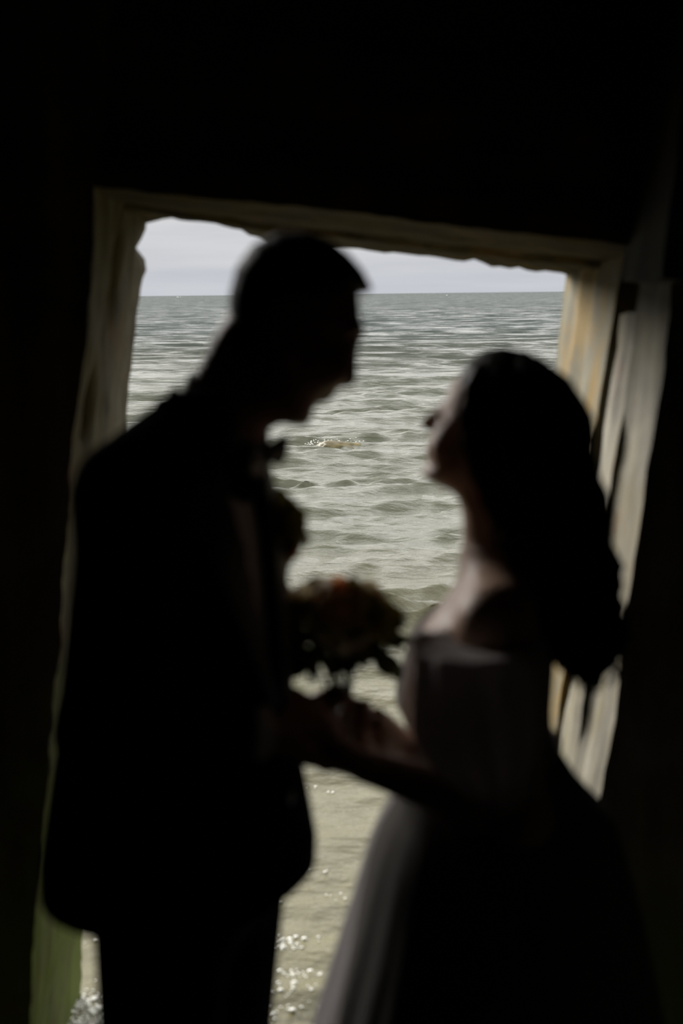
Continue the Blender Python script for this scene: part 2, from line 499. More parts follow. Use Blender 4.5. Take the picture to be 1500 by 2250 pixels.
def water():
    m, t, b = new_mat('sea_water')
    L = t.links.new
    tcn = t.nodes.new('ShaderNodeTexCoord')
    sp = t.nodes.new('ShaderNodeSeparateXYZ'); L(tcn.outputs['Object'], sp.inputs[0])
    # shallow olive water by the shore, deeper green-grey water far out
    mr = t.nodes.new('ShaderNodeMapRange'); mr.inputs['From Min'].default_value = 4.5; mr.inputs['From Max'].default_value = 13
    L(sp.outputs['Y'], mr.inputs['Value'])
    x = t.nodes.new('ShaderNodeMix'); x.data_type = 'RGBA'
    x.inputs[6].default_value = (.112, .102, .048, 1); x.inputs[7].default_value = (.046, .050, .023, 1)
    L(mr.outputs[0], x.inputs[0])
    mf = t.nodes.new('ShaderNodeMapRange'); mf.inputs['From Min'].default_value = 15; mf.inputs['From Max'].default_value = 90
    L(sp.outputs['Y'], mf.inputs['Value'])
    x2 = t.nodes.new('ShaderNodeMix'); x2.data_type = 'RGBA'; x2.inputs[7].default_value = (.022, .036, .032, 1)
    L(mf.outputs[0], x2.inputs[0]); L(x.outputs[2], x2.inputs[6]); L(x2.outputs[2], b.inputs['Base Color'])
    rg = t.nodes.new('ShaderNodeMapRange'); rg.inputs['From Min'].default_value = 25; rg.inputs['From Max'].default_value = 250
    rg.inputs['To Min'].default_value = .10; rg.inputs['To Max'].default_value = .30
    L(sp.outputs['Y'], rg.inputs['Value']); L(rg.outputs[0], b.inputs['Roughness'])      # ripples too small to resolve far out
    b.inputs['IOR'].default_value = 1.38
    mpp = t.nodes.new('ShaderNodeMapping'); mpp.inputs['Scale'].default_value = (.55, 1.0, 1.0); mpp.inputs['Rotation'].default_value = (0, 0, R(8))
    L(tcn.outputs['Object'], mpp.inputs[0])
    n1 = t.nodes.new('ShaderNodeTexNoise'); n1.inputs['Scale'].default_value = 4.5; n1.inputs['Detail'].default_value = 6; n1.inputs['Roughness'].default_value = .6
    L(mpp.outputs[0], n1.inputs['Vector'])
    bu = t.nodes.new('ShaderNodeBump'); bu.inputs['Strength'].default_value = 1.0; bu.inputs['Distance'].default_value = .055
    L(n1.outputs['Fac'], bu.inputs['Height'])
    n2 = t.nodes.new('ShaderNodeTexNoise'); n2.inputs['Scale'].default_value = .55; n2.inputs['Detail'].default_value = 4; n2.inputs['Roughness'].default_value = .6
    L(mpp.outputs[0], n2.inputs['Vector'])
    bu2 = t.nodes.new('ShaderNodeBump'); bu2.inputs['Strength'].default_value = 1.0; bu2.inputs['Distance'].default_value = .16
    L(n2.outputs['Fac'], bu2.inputs['Height']); L(bu.outputs[0], bu2.inputs['Normal'])
    # wavelets beyond the reach of the mesh: tilt the surface towards the shore in streaks
    m3 = t.nodes.new('ShaderNodeMapping'); m3.inputs['Scale'].default_value = (.42, .85, 1); m3.inputs['Rotation'].default_value = (0, 0, R(10))
    L(tcn.outputs['Object'], m3.inputs[0])
    n3 = t.nodes.new('ShaderNodeTexNoise'); n3.inputs['Scale'].default_value = 1.0; n3.inputs['Detail'].default_value = 7; n3.inputs['Roughness'].default_value = .62
    L(m3.outputs[0], n3.inputs['Vector'])
    th3 = t.nodes.new('ShaderNodeMapRange'); th3.inputs['From Min'].default_value = .36; th3.inputs['From Max'].default_value = .66; th3.inputs['To Max'].default_value = -1.05
    L(n3.outputs['Fac'], th3.inputs['Value'])
    far = t.nodes.new('ShaderNodeMapRange'); far.inputs['From Min'].default_value = 14; far.inputs['From Max'].default_value = 60
    L(sp.outputs['Y'], far.inputs['Value'])
    mm = t.nodes.new('ShaderNodeMath'); mm.operation = 'MULTIPLY'; L(th3.outputs[0], mm.inputs[0]); L(far.outputs[0], mm.inputs[1])
    cx = t.nodes.new('ShaderNodeCombineXYZ'); L(mm.outputs[0], cx.inputs['Y'])
    # fine wind ripples everywhere
    m4 = t.nodes.new('ShaderNodeMapping'); m4.inputs['Scale'].default_value = (1.5, 3.6, 1); m4.inputs['Rotation'].default_value = (0, 0, R(11))
    L(tcn.outputs['Object'], m4.inputs[0])
    n4 = t.nodes.new('ShaderNodeTexNoise'); n4.inputs['Scale'].default_value = 1.0; n4.inputs['Detail'].default_value = 5; n4.inputs['Roughness'].default_value = .6; n4.inputs['Distortion'].default_value = .6
    L(m4.outputs[0], n4.inputs['Vector'])
    r4 = t.nodes.new('ShaderNodeMapRange'); r4.clamp = False
    r4.inputs['From Min'].default_value = .38; r4.inputs['From Max'].default_value = .66; r4.inputs['To Min'].default_value = .12; r4.inputs['To Max'].default_value = -.15
    L(n4.outputs['Fac'], r4.inputs['Value'])
    ad = t.nodes.new('ShaderNodeMath'); ad.operation = 'ADD'; L(mm.outputs[0], ad.inputs[0]); L(r4.outputs[0], ad.inputs[1])
    L(ad.outputs[0], cx.inputs['Y'])
    va = t.nodes.new('ShaderNodeVectorMath'); va.operation = 'ADD'; L(bu2.outputs[0], va.inputs[0]); L(cx.outputs[0], va.inputs[1])
    vn = t.nodes.new('ShaderNodeVectorMath'); vn.operation = 'NORMALIZE'; L(va.outputs[0], vn.inputs[0])
    L(vn.outputs[0], b.inputs['Normal'])
    return m


M['water'] = water()

# ================================================================== the bunker
TILT = R(6.7)                       # the ruin has sunk and leans to the right
UX = Vector((math.cos(TILT), 0, -math.sin(TILT)))
VX = Vector((math.sin(TILT), 0, math.cos(TILT)))


def B(u, Y, v):
    return Vector((0, Y, CAM.z)) + UX * u + VX * v


def uv_of(p):
    d = Vector((p.x, 0, p.z - CAM.z))
    return d.dot(UX), d.dot(VX)


def uvp(px, py, Y):
    return uv_of(W(px, py, Y))


def fbm(p, s, seed=0.0):
    q = Vector((p.x * s + seed, p.y * s + 1.3 * seed, p.z * s - seed))
    return noise.noise(q) + .5 * noise.noise(q * 2.1) + .25 * noise.noise(q * 4.3)


def board(x, wdt, seed):
    i = math.floor(x / wdt); f = x / wdt - i
    random.seed(int(i * 977 + seed * 31)); h = random.uniform(-1, 1)
    g = max(0, 1 - min(f, 1 - f) * wdt / .008)
    return h, g


def rough_block(name, cs, mat, res=.05, amp=.010, bmode=None, dents=(), seed=0.0, edge=None, label=None):
    """hexahedron given by its corners cs[(i,j,k)] in (u,Y,v), finely divided, with board marks, chips and dents"""
    def pt(a, b, c):
        p = Vector((0, 0, 0))
        for i in (0, 1):
            for j in (0, 1):
                for k in (0, 1):
                    wgt = (a if i else 1 - a) * (b if j else 1 - b) * (c if k else 1 - c)
                    if wgt: p += Vector(cs[(i, j, k)]) * wgt
        return p
    bm = bmesh.new()
    size = [(Vector(cs[(1, 0, 0)]) - Vector(cs[(0, 0, 0)])).length, (Vector(cs[(0, 1, 0)]) - Vector(cs[(0, 0, 0)])).length, (Vector(cs[(0, 0, 1)]) - Vector(cs[(0, 0, 0)])).length]
    n = [max(2, min(150, int(s / res))) for s in size]
    for ax in range(3):
        b_, c_ = (ax + 1) % 3, (ax + 2) % 3
        for side in (0, 1):
            grid = []
            for i in range(n[b_] + 1):
                row = []
                for j in range(n[c_] + 1):
                    q = [0, 0, 0]; q[ax] = side; q[b_] = i / n[b_]; q[c_] = j / n[c_]
                    row.append(bm.verts.new(pt(*q)))
                grid.append(row)
            for i in range(n[b_]):
                for j in range(n[c_]):
                    f = [grid[i][j], grid[i + 1][j], grid[i + 1][j + 1], grid[i][j + 1]]
                    bm.faces.new(f if side else f[::-1])
    bmesh.ops.remove_doubles(bm, verts=bm.verts, dist=1e-5)
    for vt in bm.verts:
        p = vt.co.copy()
        d = Vector((fbm(p, 3.1, seed), fbm(p, 3.1, seed + 9), fbm(p, 3.1, seed + 17))) * amp
        d += Vector((noise.noise(p * 21), noise.noise(p * 21 + Vector((5, 5, 5))), noise.noise(p * 21 + Vector((9, 2, 7))))) * amp * .35
        if bmode == 'jamb':
            h, g = board(p.y, .095, seed + 3); s = 1 if p.x > 0 else -1
            d.x += s * (h * .006 + g * .010)
            h, g = board(p.x, .12, seed + 5); d.y += h * .006
        elif bmode == 'soffit':
            h, g = board(p.y, .13, seed + 3); d.z += h * .008 + g * .010
            h, g = board(p.z, .14, seed + 5); d.y += h * .008
        for (c, r3, dep) in dents:
            q = Vector(((p.x - c[0]) / r3[0], (p.y - c[1]) / r3[1], (p.z - c[2]) / r3[2])).length_squared
            if q < 9: d += Vector(dep) * math.exp(-q * 1.2)
        if edge is not None: d += edge(p)
        vt.co = p + d
    for vt in bm.verts:
        vt.co = B(vt.co.x, vt.co.y, vt.co.z)
    me = bpy.data.meshes.new(name)
    bm.to_mesh(me); bm.free()
    o = link(name, me, mat, None, smooth=False)
    me.set_sharp_from_angle(angle=R(50)) if hasattr(me, 'set_sharp_from_angle') else None
    me.shade_smooth()
    try: me.set_sharp_from_angle(angle=R(45))
    except Exception: pass
    o['kind'] = 'structure'
    if label: o['label'] = label
    return o


def hexa(u0, u1, y0, y1, v0, v1):
    """each of u0,u1 may be (near, far); v0 may be a dict of corners"""
    g = lambda q, j: q[j] if isinstance(q, tuple) else q
    return {(i, j, k): (g(u1 if i else u0, j), y1 if j else y0, g(v1 if k else v0, j)) for i in (0, 1) for j in (0, 1) for k in (0, 1)}


Y_OUT, Y_L, Y_R1, Y_R2, Y_TOP = 4.2, 3.3, 3.55, 3.02, 3.34
uLo, vLo = uvp(313, 520, Y_OUT)
uLo2, _ = uvp(186, 2040, Y_OUT)
uRo, vRo = uvp(1243, 606, Y_OUT)
uLi, vLi = uvp(205, 470, Y_L)
uR1, _ = uvp(1350, 690, Y_R1)
uS1, vS1 = uvp(1361, 690, Y_R1 - .05)
uS2, _ = uvp(1452, 800, Y_R2)
vt_out = uvp(760, 550, Y_OUT)[1]
vt_in = uvp(760, 470, Y_TOP)[1]
uLe = (uLo + uLo2) / 2
VB = -2.75
print('opening', uLo, uLo2, uRo, uLi, uR1, uS1, uS2, vLo, vRo, vt_out, vt_in)

dl1 = uvp(258, 600, 3.75); dl2 = uvp(222, 890, 3.5); dl3 = uvp(311, 545, Y_OUT)
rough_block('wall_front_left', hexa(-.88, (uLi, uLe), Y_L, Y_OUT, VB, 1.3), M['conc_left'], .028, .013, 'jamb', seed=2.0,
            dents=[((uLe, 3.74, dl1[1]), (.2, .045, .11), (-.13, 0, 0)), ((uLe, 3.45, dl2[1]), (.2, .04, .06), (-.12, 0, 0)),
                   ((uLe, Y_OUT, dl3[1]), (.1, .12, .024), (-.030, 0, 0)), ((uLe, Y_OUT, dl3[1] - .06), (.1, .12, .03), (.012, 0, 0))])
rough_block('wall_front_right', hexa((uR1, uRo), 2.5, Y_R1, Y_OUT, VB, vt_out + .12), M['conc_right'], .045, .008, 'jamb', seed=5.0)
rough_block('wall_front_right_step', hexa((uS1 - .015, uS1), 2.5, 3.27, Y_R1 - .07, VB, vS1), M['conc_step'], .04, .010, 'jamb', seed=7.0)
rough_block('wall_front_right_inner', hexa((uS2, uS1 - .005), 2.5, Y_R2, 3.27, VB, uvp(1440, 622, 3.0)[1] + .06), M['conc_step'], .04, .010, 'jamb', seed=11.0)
rough_block('wall_front_right_core', hexa(uS1 + .5, 2.5, 3.2, Y_R1 + .1, VB, 1.3), M['conc_dark'], .2, .005)

u_c1, u_c2 = uvp(345, 520, Y_OUT)[0], uvp(545, 520, Y_OUT)[0]


def lintel_edge(p):
    # a chunk has broken off above the left half; the lower edge is ragged
    if p.z > vt_out + .25: return Vector((0, 0, 0))
    s = 1 / (1 + math.exp(-(p.x - u_c1 + .03) / .012)) * 1 / (1 + math.exp((p.x - u_c2) / .012))
    far = max(0, min(1, (p.y - 3.6) / .5))
    wgt = far * max(0, 1 - (p.z - vt_out) / .2)
    rag = noise.noise(Vector((p.x * 14, 3, 1))) * .010 + noise.noise(Vector((p.x * 40, 8, 1))) * .008
    return Vector((0, 0, (s * .028 + rag) * wgt))


rough_block('sun_block_far_left', hexa(-2.5, -1.125, 3.3, 3.5, VB, 1.3), M['conc_dark'], .1, .012, seed=17.0)  # added unseen slab: shades the man, leaves a slit of sun for the woman
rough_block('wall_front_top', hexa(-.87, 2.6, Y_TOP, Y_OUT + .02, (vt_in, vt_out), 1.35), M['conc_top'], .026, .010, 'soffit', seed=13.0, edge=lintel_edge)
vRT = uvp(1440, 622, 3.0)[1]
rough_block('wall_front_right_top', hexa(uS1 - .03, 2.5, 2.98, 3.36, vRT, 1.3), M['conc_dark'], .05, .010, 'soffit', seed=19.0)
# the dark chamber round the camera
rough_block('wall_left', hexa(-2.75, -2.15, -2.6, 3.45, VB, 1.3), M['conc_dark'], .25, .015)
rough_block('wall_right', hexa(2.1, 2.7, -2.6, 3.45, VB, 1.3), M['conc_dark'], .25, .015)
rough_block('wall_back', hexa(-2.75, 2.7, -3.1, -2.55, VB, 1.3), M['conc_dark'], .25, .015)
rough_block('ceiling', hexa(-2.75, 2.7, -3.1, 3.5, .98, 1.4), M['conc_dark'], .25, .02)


def build_floor():
    bm = bmesh.new()
    nx, ny = 60, 60
    top = []
    for i in range(nx + 1):
        x = -2.05 + 4.3 * i / nx
        row = []
        fe = 2.74 + .05 * noise.noise(Vector((x * 3, 1, 2))) + .03 * noise.noise(Vector((x * 9, 4, 2)))
        for j in range(ny + 1):
            y = -2.6 + (fe + 2.6) * j / ny
            z = -.004 - .01 * abs(fbm(Vector((x, y, 0)), 2.0)) * (0 if 1.5 < y < 2.3 else 1)
            row.append(bm.verts.new((x, y, z)))
        top.append(row)
    for i in range(nx):
        for j in range(ny):
            bm.faces.new((top[i][j], top[i + 1][j], top[i + 1][j + 1], top[i][j + 1]))
    ret = bmesh.ops.extrude_face_region(bm, geom=list(bm.faces))
    for g in ret['geom']:
        if isinstance(g, bmesh.types.BMVert): g.co.z = -1.2
    bmesh.ops.recalc_face_normals(bm, faces=bm.faces)
    me = bpy.data.meshes.new('floor'); bm.to_mesh(me); bm.free()
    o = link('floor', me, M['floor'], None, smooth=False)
    tag(o, kind='structure')


build_floor()

# ================================================================== the sea
SEA = -0.55


def build_sea():
    H = CAM.z - SEA
    rows = np.concatenate([np.arange(2500, 1100, -5.0), np.arange(1100, 420, -2.8), np.arange(420, 40, -1.7), np.geomspace(40, .35, 70)])
    dist = FPX * H / rows
    cols = np.concatenate([R(-62) + np.linspace(0, 1, 50, endpoint=False) * R(46), np.arange(R(-16), R(16), .00105), R(16) + np.linspace(0, 1, 50) * R(46)])
    D, A = np.meshgrid(dist, cols, indexing='ij')
    x = D * np.sin(A); y = D * np.cos(A)
    spacing = np.gradient(dist)[:, None] * np.ones_like(D)
    z = np.zeros_like(x); dx = np.zeros_like(x); dy = np.zeros_like(x)
    r = np.random.default_rng(21)
    patch = np.zeros_like(x)
    for i in range(14):
        lam = r.uniform(.9, 4.5); th = r.uniform(-1, 1)
        patch += np.sin(2 * np.pi / lam * (x * .45 * np.sin(th) + y * .8 * np.cos(th)) + r.uniform(0, 6.28))
    patch = .60 + 1.0 * np.clip(patch / 14 ** .5 - .05, 0, 1.3)
    # slow modulation so that the waves come in groups
    def wave(lam, amp, th, ph, sharp):
        k = 2 * np.pi / lam
        kx, ky = k * np.sin(th), k * np.cos(th)
        a = amp * np.clip((lam / (1.5 * spacing)) - .8, 0, 1)
        p = kx * x + ky * y + ph
        return a, p, np.sin(th), np.cos(th)
    for lam0, lam1, n, steep in ((3.0, 6.5, 9, .022), (1.4, 3.0, 14, .036), (.65, 1.4, 24, .042), (.18, .65, 50, .056), (8, 30, 6, .014)):
        for i in range(n):
            lam = r.uniform(lam0, lam1); th = r.normal(R(-10), R(17 if lam > 1 else 21)); ph = r.uniform(0, 2 * np.pi)
            amp = steep * lam / (2 * np.pi) * r.uniform(.6, 1.4)
            gmod = .55 + .45 * np.sin(x * r.uniform(-.6, .6) / lam ** .5 + y * r.uniform(-.35, .35) / lam ** .5 + r.uniform(0, 6.28))
            a, p, sx, cy = wave(lam, amp, th, ph, 1)
            a = a * gmod * 1.6 * (patch if lam < 3 else 1)
            z += a * np.cos(p); q = np.sin(p) * a * 0.9
            dx -= q * sx; dy -= q * cy
    near = np.clip((y - 1.5) / 8.5, .3, 1)
    V = np.stack([x + dx * near, y + dy * near, SEA + z * near], -1).reshape(-1, 3)
    nr, nc = D.shape
    i = np.arange(nr - 1)[:, None] * nc + np.arange(nc - 1)[None, :]
    quads = np.stack([i, i + 1, i + nc + 1, i + nc], -1).reshape(-1, 4)[:, ::-1]
    me = mesh_np('sea_water', V, quads)
    o = link('sea_water', me, M['water'])
    tag(o, 'choppy olive-grey sea stretching from the bunker opening to the horizon', 'sea', kind='stuff')
    print('sea quads', len(quads))
    G = V.reshape(nr, nc, 3)
    return G, dist, cols


SEA_G, SEA_D, SEA_C = build_sea()


def sea_height(x, y):
    d = math.hypot(x, y); a = math.atan2(x, y)
    i = int(np.argmin(abs(SEA_D - d))); j = int(np.argmin(abs(SEA_C - a)))
    return float(SEA_G[i, j, 2])


def build_foam():
    """scattered patches of froth on the near water"""
    V, F = [], []
    r = random.Random(5)
    def blob(x, y, rad, flat=.35):
        z = sea_height(x, y)
        o = len(V)
        nseg, rings = 6, 3
        for i in range(rings + 1):
            ph = -math.pi / 2 + math.pi * i / rings
            for k in range(nseg):
                an = 2 * math.pi * k / nseg
                V.append((x + rad * math.cos(ph) * math.cos(an), y + rad * math.cos(ph) * math.sin(an), z + .3 * rad + rad * flat * math.sin(ph)))
        for i in range(rings):
            for k in range(nseg):
                k2 = (k + 1) % nseg
                F.append((o + i * nseg + k, o + i * nseg + k2, o + (i + 1) * nseg + k2, o + (i + 1) * nseg + k))
    spots = [(600, 2195, .09, 40), (575, 2235, .10, 60), (635, 2075, .05, 20), (612, 2085, .04, 12), (655, 2150, .06, 18), (205, 2240, .15, 420), (255, 2235, .10, 160),
             (262, 2058, .04, 10), (222, 2066, .04, 8), (668, 1725, .03, 5), (715, 1737, .03, 4), (640, 2060, .05, 8), (690, 1980, .06, 6), (630, 1930, .06, 8),
             (705, 1925, .03, 4)]
    for px, py, sp, n in spots:
        c = Wg(px, py, SEA)
        for _ in range(n):
            blob(c.x + r.gauss(0, sp), c.y + r.gauss(0, sp * .6), r.uniform(.003, .007) * (1 if r.random() < .9 else 1.6))
    for px, py in ((392, 653), (982, 649)):     # far whitecaps
        c = Wg(px, py, SEA)
        d = math.hypot(c.x, c.y)
        for _ in range(4):
            x, y = c.x + r.gauss(0, d * .0008), c.y + r.gauss(0, 3)
            o = len(V); blob(x, y, d * .0003, .8)
    o = link('sea_foam', mesh_py('sea_foam', V, F), M['foam'])
    tag(o, 'white froth and small bubbles scattered on the water', 'foam', kind='stuff')


build_foam()


def build_rock():
    c = Wg(742, 986, SEA)
    lv = sea_height(c.x, c.y - .25) + .012
    root = empty('sea_rock', (c.x, c.y, lv - .25))
    tag(root, 'low brown rock awash in the sea between the couple', 'rock')
    bm = bmesh.new()
    bmesh.ops.create_icosphere(bm, subdivisions=4, radius=1)
    for v in bm.verts:
        p = v.co.copy(); k = 1 + .28 * fbm(p, 1.4, 4) + .06 * fbm(p, 5, 2)
        v.co = Vector((c.x + p.x * .36 * k, c.y + p.y * .28 * k, lv - .085 + p.z * .125 * k))
    me = bpy.data.meshes.new('stone'); bm.to_mesh(me); bm.free()
    link('stone', me, M['rock'], root)
    # water breaking over its left end and back
    V, F = [], []
    r = random.Random(3)
    for _ in range(70):
        an = r.uniform(.5, 3.6); x = c.x + math.cos(an) * .40 + r.gauss(0, .04); y = c.y - .05 + math.sin(an) * .22
        z = lv + .005 + abs(r.gauss(0, .03)); rad = r.uniform(.003, .008)
        if math.cos(an) > .2 and r.random() < .6: continue
        o = len(V)
        for dxyz in ((1, 0, 0), (0, 1, 0), (-1, 0, 0), (0, -1, 0), (0, 0, 1), (0, 0, -1)):
            V.append((x + dxyz[0] * rad * 1.8, y + dxyz[1] * rad, z + dxyz[2] * rad))
        for a, b in ((0, 1), (1, 2), (2, 3), (3, 0)):
            F.append((o + a, o + b, o + 4)); F.append((o + b, o + a, o + 5))
    s = link('spray', mesh_py('spray', V, F), M['foam'], root)
    tag(s, kind='stuff')


build_rock()

# ================================================================== the man
YM = 1.83
MF = (math.cos(R(22)), -math.sin(R(22)))
MS = (-MF[1], MF[0])                # towards his left (away from the camera)
man_t = Stack([(885, 455, .055, .080), (925, 428, .070, .120), (970, 405, .085, .150), (1050, 390, .092, .170), (1180, 404, .102, .174), (1320, 408, .112, .176),
               (1480, 400, .132, .180), (1640, 392, .148, .186), (1780, 396, .166, .194), (1860, 398, .175, .200), (1915, 398, .174, .2), (1960, 394, .166, .2), (2010, 386, .150, .196), (2100, 386, .15, .19)], YM, MF)
man = empty('person', (W(425, 1600, YM).x, YM, 0))
tag(man, 'man in dark suit and bow tie bowing his head towards the woman', 'person')

M_HEAD = [(512, 690), (515, 640), (530, 592), (560, 553), (610, 530), (670, 527), (720, 547), (758, 582), (780, 625), (784, 680), (788, 722), (779, 748), (764, 768),
          (757, 800), (750, 838), (738, 850), (728, 858), (723, 866), (711, 869), (706, 874), (695, 882), (682, 898), (678, 916), (668, 931), (645, 930), (605, 920),
          (560, 900), (520, 850), (500, 780)]
MY_H = YM
M_YAW = R(8)
M_PIV = W(610, 720, YM).x
sh_n = W(298, 1090, 1.655); el_n = W(236, 1610, 1.60); wr_n = W(572, 1606, 1.765)
sh_f = W(462, 1075, 2.0); el_f = W(455, 1600, 2.06); wr_f = W(648, 1590, 1.975)


def build_man_body():
    F = Field((-.66, 1.48, .84), (.16, 2.21, 1.78), .0034)
    F.add(prof(M_HEAD, YM, M_YAW, .072, .072, off=.004, pivot=M_PIV), .01)
    # neck, nape to throat
    F.add(cap(W(553, 790, YM), W(468, 960, YM), .056, .058), .025)
    F.add(cap(W(545, 880, YM), W(500, 985, YM), .030, .032), .02)
    f = Vector((math.cos(M_YAW), math.sin(M_YAW), 0)); s = Vector((-math.sin(M_YAW), math.cos(M_YAW), 0))
    def hp(px, py, v): 
        q = W(px, py, YM); return Vector((M_PIV, YM, 0)) + f * (q.x - M_PIV) + s * v + Vector((0, 0, q.z))
    # nose
    F.add(cap(hp(773, 758, 0), hp(763, 826, 0), .009, .0135), .014)
    F.add(cap(hp(763, 826, 0), hp(766, 837, 0), .0125, .0085), .005)
    for v in (-.011, .011): F.add(ell(hp(746, 836, v), (.010, .007, .008)), .006)
    # brow, lids, cheekbones, ears
    for sg in (-1, 1):
        F.add(cap(hp(781, 728, sg * .012), hp(768, 722, sg * .045), .008, .007), .014)
        F.add(ell(hp(763, 754, sg * .031), (.016, .014, .011)), .012, 'sub')
        F.add(ell(hp(752, 758, sg * .031), (.0125, .014, .0115)), .004)
        F.add(ell(hp(715, 800, sg * .046), (.024, .016, .020)), .025)
        e = hp(600, 748, sg * .078)
        F.add(ell(e, (.018, .007, .032), [(.92, 0, .39), (0, 1, 0), (-.39, 0, .92)]), .006)
        F.add(ell(e + Vector((.006, sg * .008, .003)), (.009, .006, .019), [(.92, 0, .39), (0, 1, 0), (-.39, 0, .92)]), .004, 'sub')
    # lips
    F.add(cap(hp(724, 861, -.016), hp(724, 861, .016), .007, .007), .006)
    F.add(cap(hp(711, 874, -.014), hp(711, 874, .014), .007, .007), .006)
    # trunk and arms (under the clothes)
    F.add(man_t.prim(-.022, z0=.98), .02)
    for a, b, c in ((sh_n, el_n, wr_n), (sh_f, el_f, wr_f)):
        F.add(cap(a, b, .050, .038), .03); F.add(cap(b, c, .037, .025), .02)
    # right hand closes over the woman's hand; left hand behind it
    hand(F, wr_n, W(690, 1556, 1.825) - wr_n, Vector((.25, .75, -.45)), -1, 1.0, (38, 42, 30), (40, 15))
    hand(F, wr_f, W(730, 1560, 1.96) - wr_f, Vector((.2, -.8, -.3)), 1, 1.0, (35, 45, 35), (40, 15))
    return F.mesh('body')


link('body', build_man_body(), M['skin_man'], man)

M_HAIR = [(508, 700), (510, 645), (524, 588), (556, 545), (606, 517), (672, 512), (726, 533), (762, 562), (792, 596), (812, 634), (800, 640), (786, 640), (765, 642), (745, 668), (728, 690), (705, 700),
          (690, 745), (668, 750), (655, 712), (615, 705), (585, 715), (572, 770), (545, 800), (500, 795), (490, 765)]


def build_man_hair():
    F = Field((-.32, 1.69, 1.5), (.10, 1.97, 1.80), .003)
    F.add(prof(M_HAIR, YM, M_YAW, .060, .077, off=.0035, pivot=M_PIV), .01)
    me = F.mesh('hair')
    return me


link('hair', build_man_hair(), M['hair_black'], man)

V_TOP, V_BOT = W(520, 985, YM).z, W(600, 1560, YM).z       # the jacket's V opening


def v_half(Z):
    t = np.clip((V_TOP - Z) / (V_TOP - V_BOT), 0, 1)
    return (.060 * (1 - t) ** .8 + .0).astype(np.float32)


def build_jacket():
    F = Field((-.72, 1.45, .76), (.06, 2.25, 1.58), .0055)
    ztop = W(440, 880, YM).z
    hem = .868
    def skirt_cut(X, Y, Z, s):
        # rounded front quarters at the hem
        u, v = s.uv(X, Y, Z)
        t = np.clip((u - .03) / .14, 0, 1)
        return (hem - .012 + .024 * t ** 3) - Z
    F.add(man_t.prim(0, z0=hem, z1=ztop, e=2.2, extra=skirt_cut), .01)
    # shoulders
    for a, b, c in ((sh_n, el_n, wr_n), (sh_f, el_f, wr_f)):
        nk = W(430, 950, a.y * .45 + YM * .55)
        F.add(cap(nk, a, .046, .064), .05)
        F.add(cap(a, b, .065, .060), .03)
        e = b.lerp(c, .74)
        F.add(cap(b, e, .058, .047), .02)
    # creases at the elbow
    for k in range(4):
        q = el_n + Vector((.02 + .035 * k, -.045 + .012 * k, .03 - .012 * k))
        F.add(cap(q + Vector((-.02, 0, .035)), q + Vector((.02, 0, -.035)), .006, .006), .02, 'sub')
    # V opening
    def vcut(X, Y, Z):
        u, v = man_t.uv(X, Y, Z)
        return np.maximum(np.maximum(np.abs(v) - v_half(Z), .02 - u), np.maximum(Z - V_TOP - .2, V_BOT - Z)).astype(np.float32)
    F.add((vcut, (-.5, 1.53, V_BOT), (.05, 2.13, 1.6)), .004, 'sub')
    # room for the neck
    F.add(cap(W(553, 790, YM), W(468, 950, YM), .062, .064), .006, 'sub')
    return F.mesh('jacket')


jk = link('jacket', build_jacket(), M['wool_navy'], man)


def build_lapel(sg):
    """raised band along one edge of the V opening"""
    F = Field((-.50, 1.59, 1.0), (.04, 2.13, 1.56), .004)
    def fn(X, Y, Z):
        u, v = man_t.uv(X, Y, Z)
        t = np.clip((V_TOP - Z) / (V_TOP - V_BOT), 0, 1)
        wid = .014 + .062 * np.clip(t * 4.5, 0, 1) * (1 - np.clip((t - .22) / .78, 0, 1)) + .004
        d = np.abs(man_t.dist(X, Y, Z, .005, 2.2)) - .005
        hw = v_half(Z)
        e = np.maximum(hw - .002 - sg * v, sg * v - hw - wid)
        return np.maximum(np.maximum(d, e), np.maximum(np.maximum(Z - V_TOP - .03, V_BOT - Z), .0 - u)).astype(np.float32)
    F.add((fn, (-.5, 1.59, 1.0), (.04, 2.13, 1.56)), .004)
    return F.mesh('lapel')


for sg in (-1, 1):
    link('lapel', build_lapel(sg), M['satin_black'], jk)


def slab_collar(name, p0, p1, thick, r_in, r_out, mat, parent, voxel=.003):
    """a collar: the part of a sleeve round the neck lying between two slanting planes"""
    a, b = W(*p0, YM), W(*p1, YM)
    d = Vector((b.x - a.x, 0, b.z - a.z)).normalized(); nrm = Vector((-d.z, 0, d.x))
    if nrm.z < 0: nrm = -nrm
    F = Field((-.36, 1.71, 1.38), (-.05, 1.95, 1.60), voxel)
    c0 = cap(W(553, 780, YM), W(470, 985, YM), r_out - .004, r_out + .002); c1 = cap(W(553, 780, YM), W(470, 985, YM), r_in - .004, r_in + .002)
    c2 = cap(W(548, 860, YM), W(505, 1010, YM), r_out - .030, r_out - .024); c3 = cap(W(548, 860, YM), W(505, 1010, YM), r_in - .030, r_in - .024)
    def fn(X, Y, Z):
        o = np.minimum(c0[0](X, Y, Z), c2[0](X, Y, Z)); i = np.minimum(c1[0](X, Y, Z), c3[0](X, Y, Z))
        h = (X - a.x) * nrm.x + (Z - a.z) * nrm.z
        return np.maximum(np.maximum(o, -i), np.maximum(h, -thick - h)).astype(np.float32)
    F.add((fn, (-.36, 1.71, 1.38), (-.05, 1.95, 1.60)), .003)
    return link(name, F.mesh(name), mat, parent)


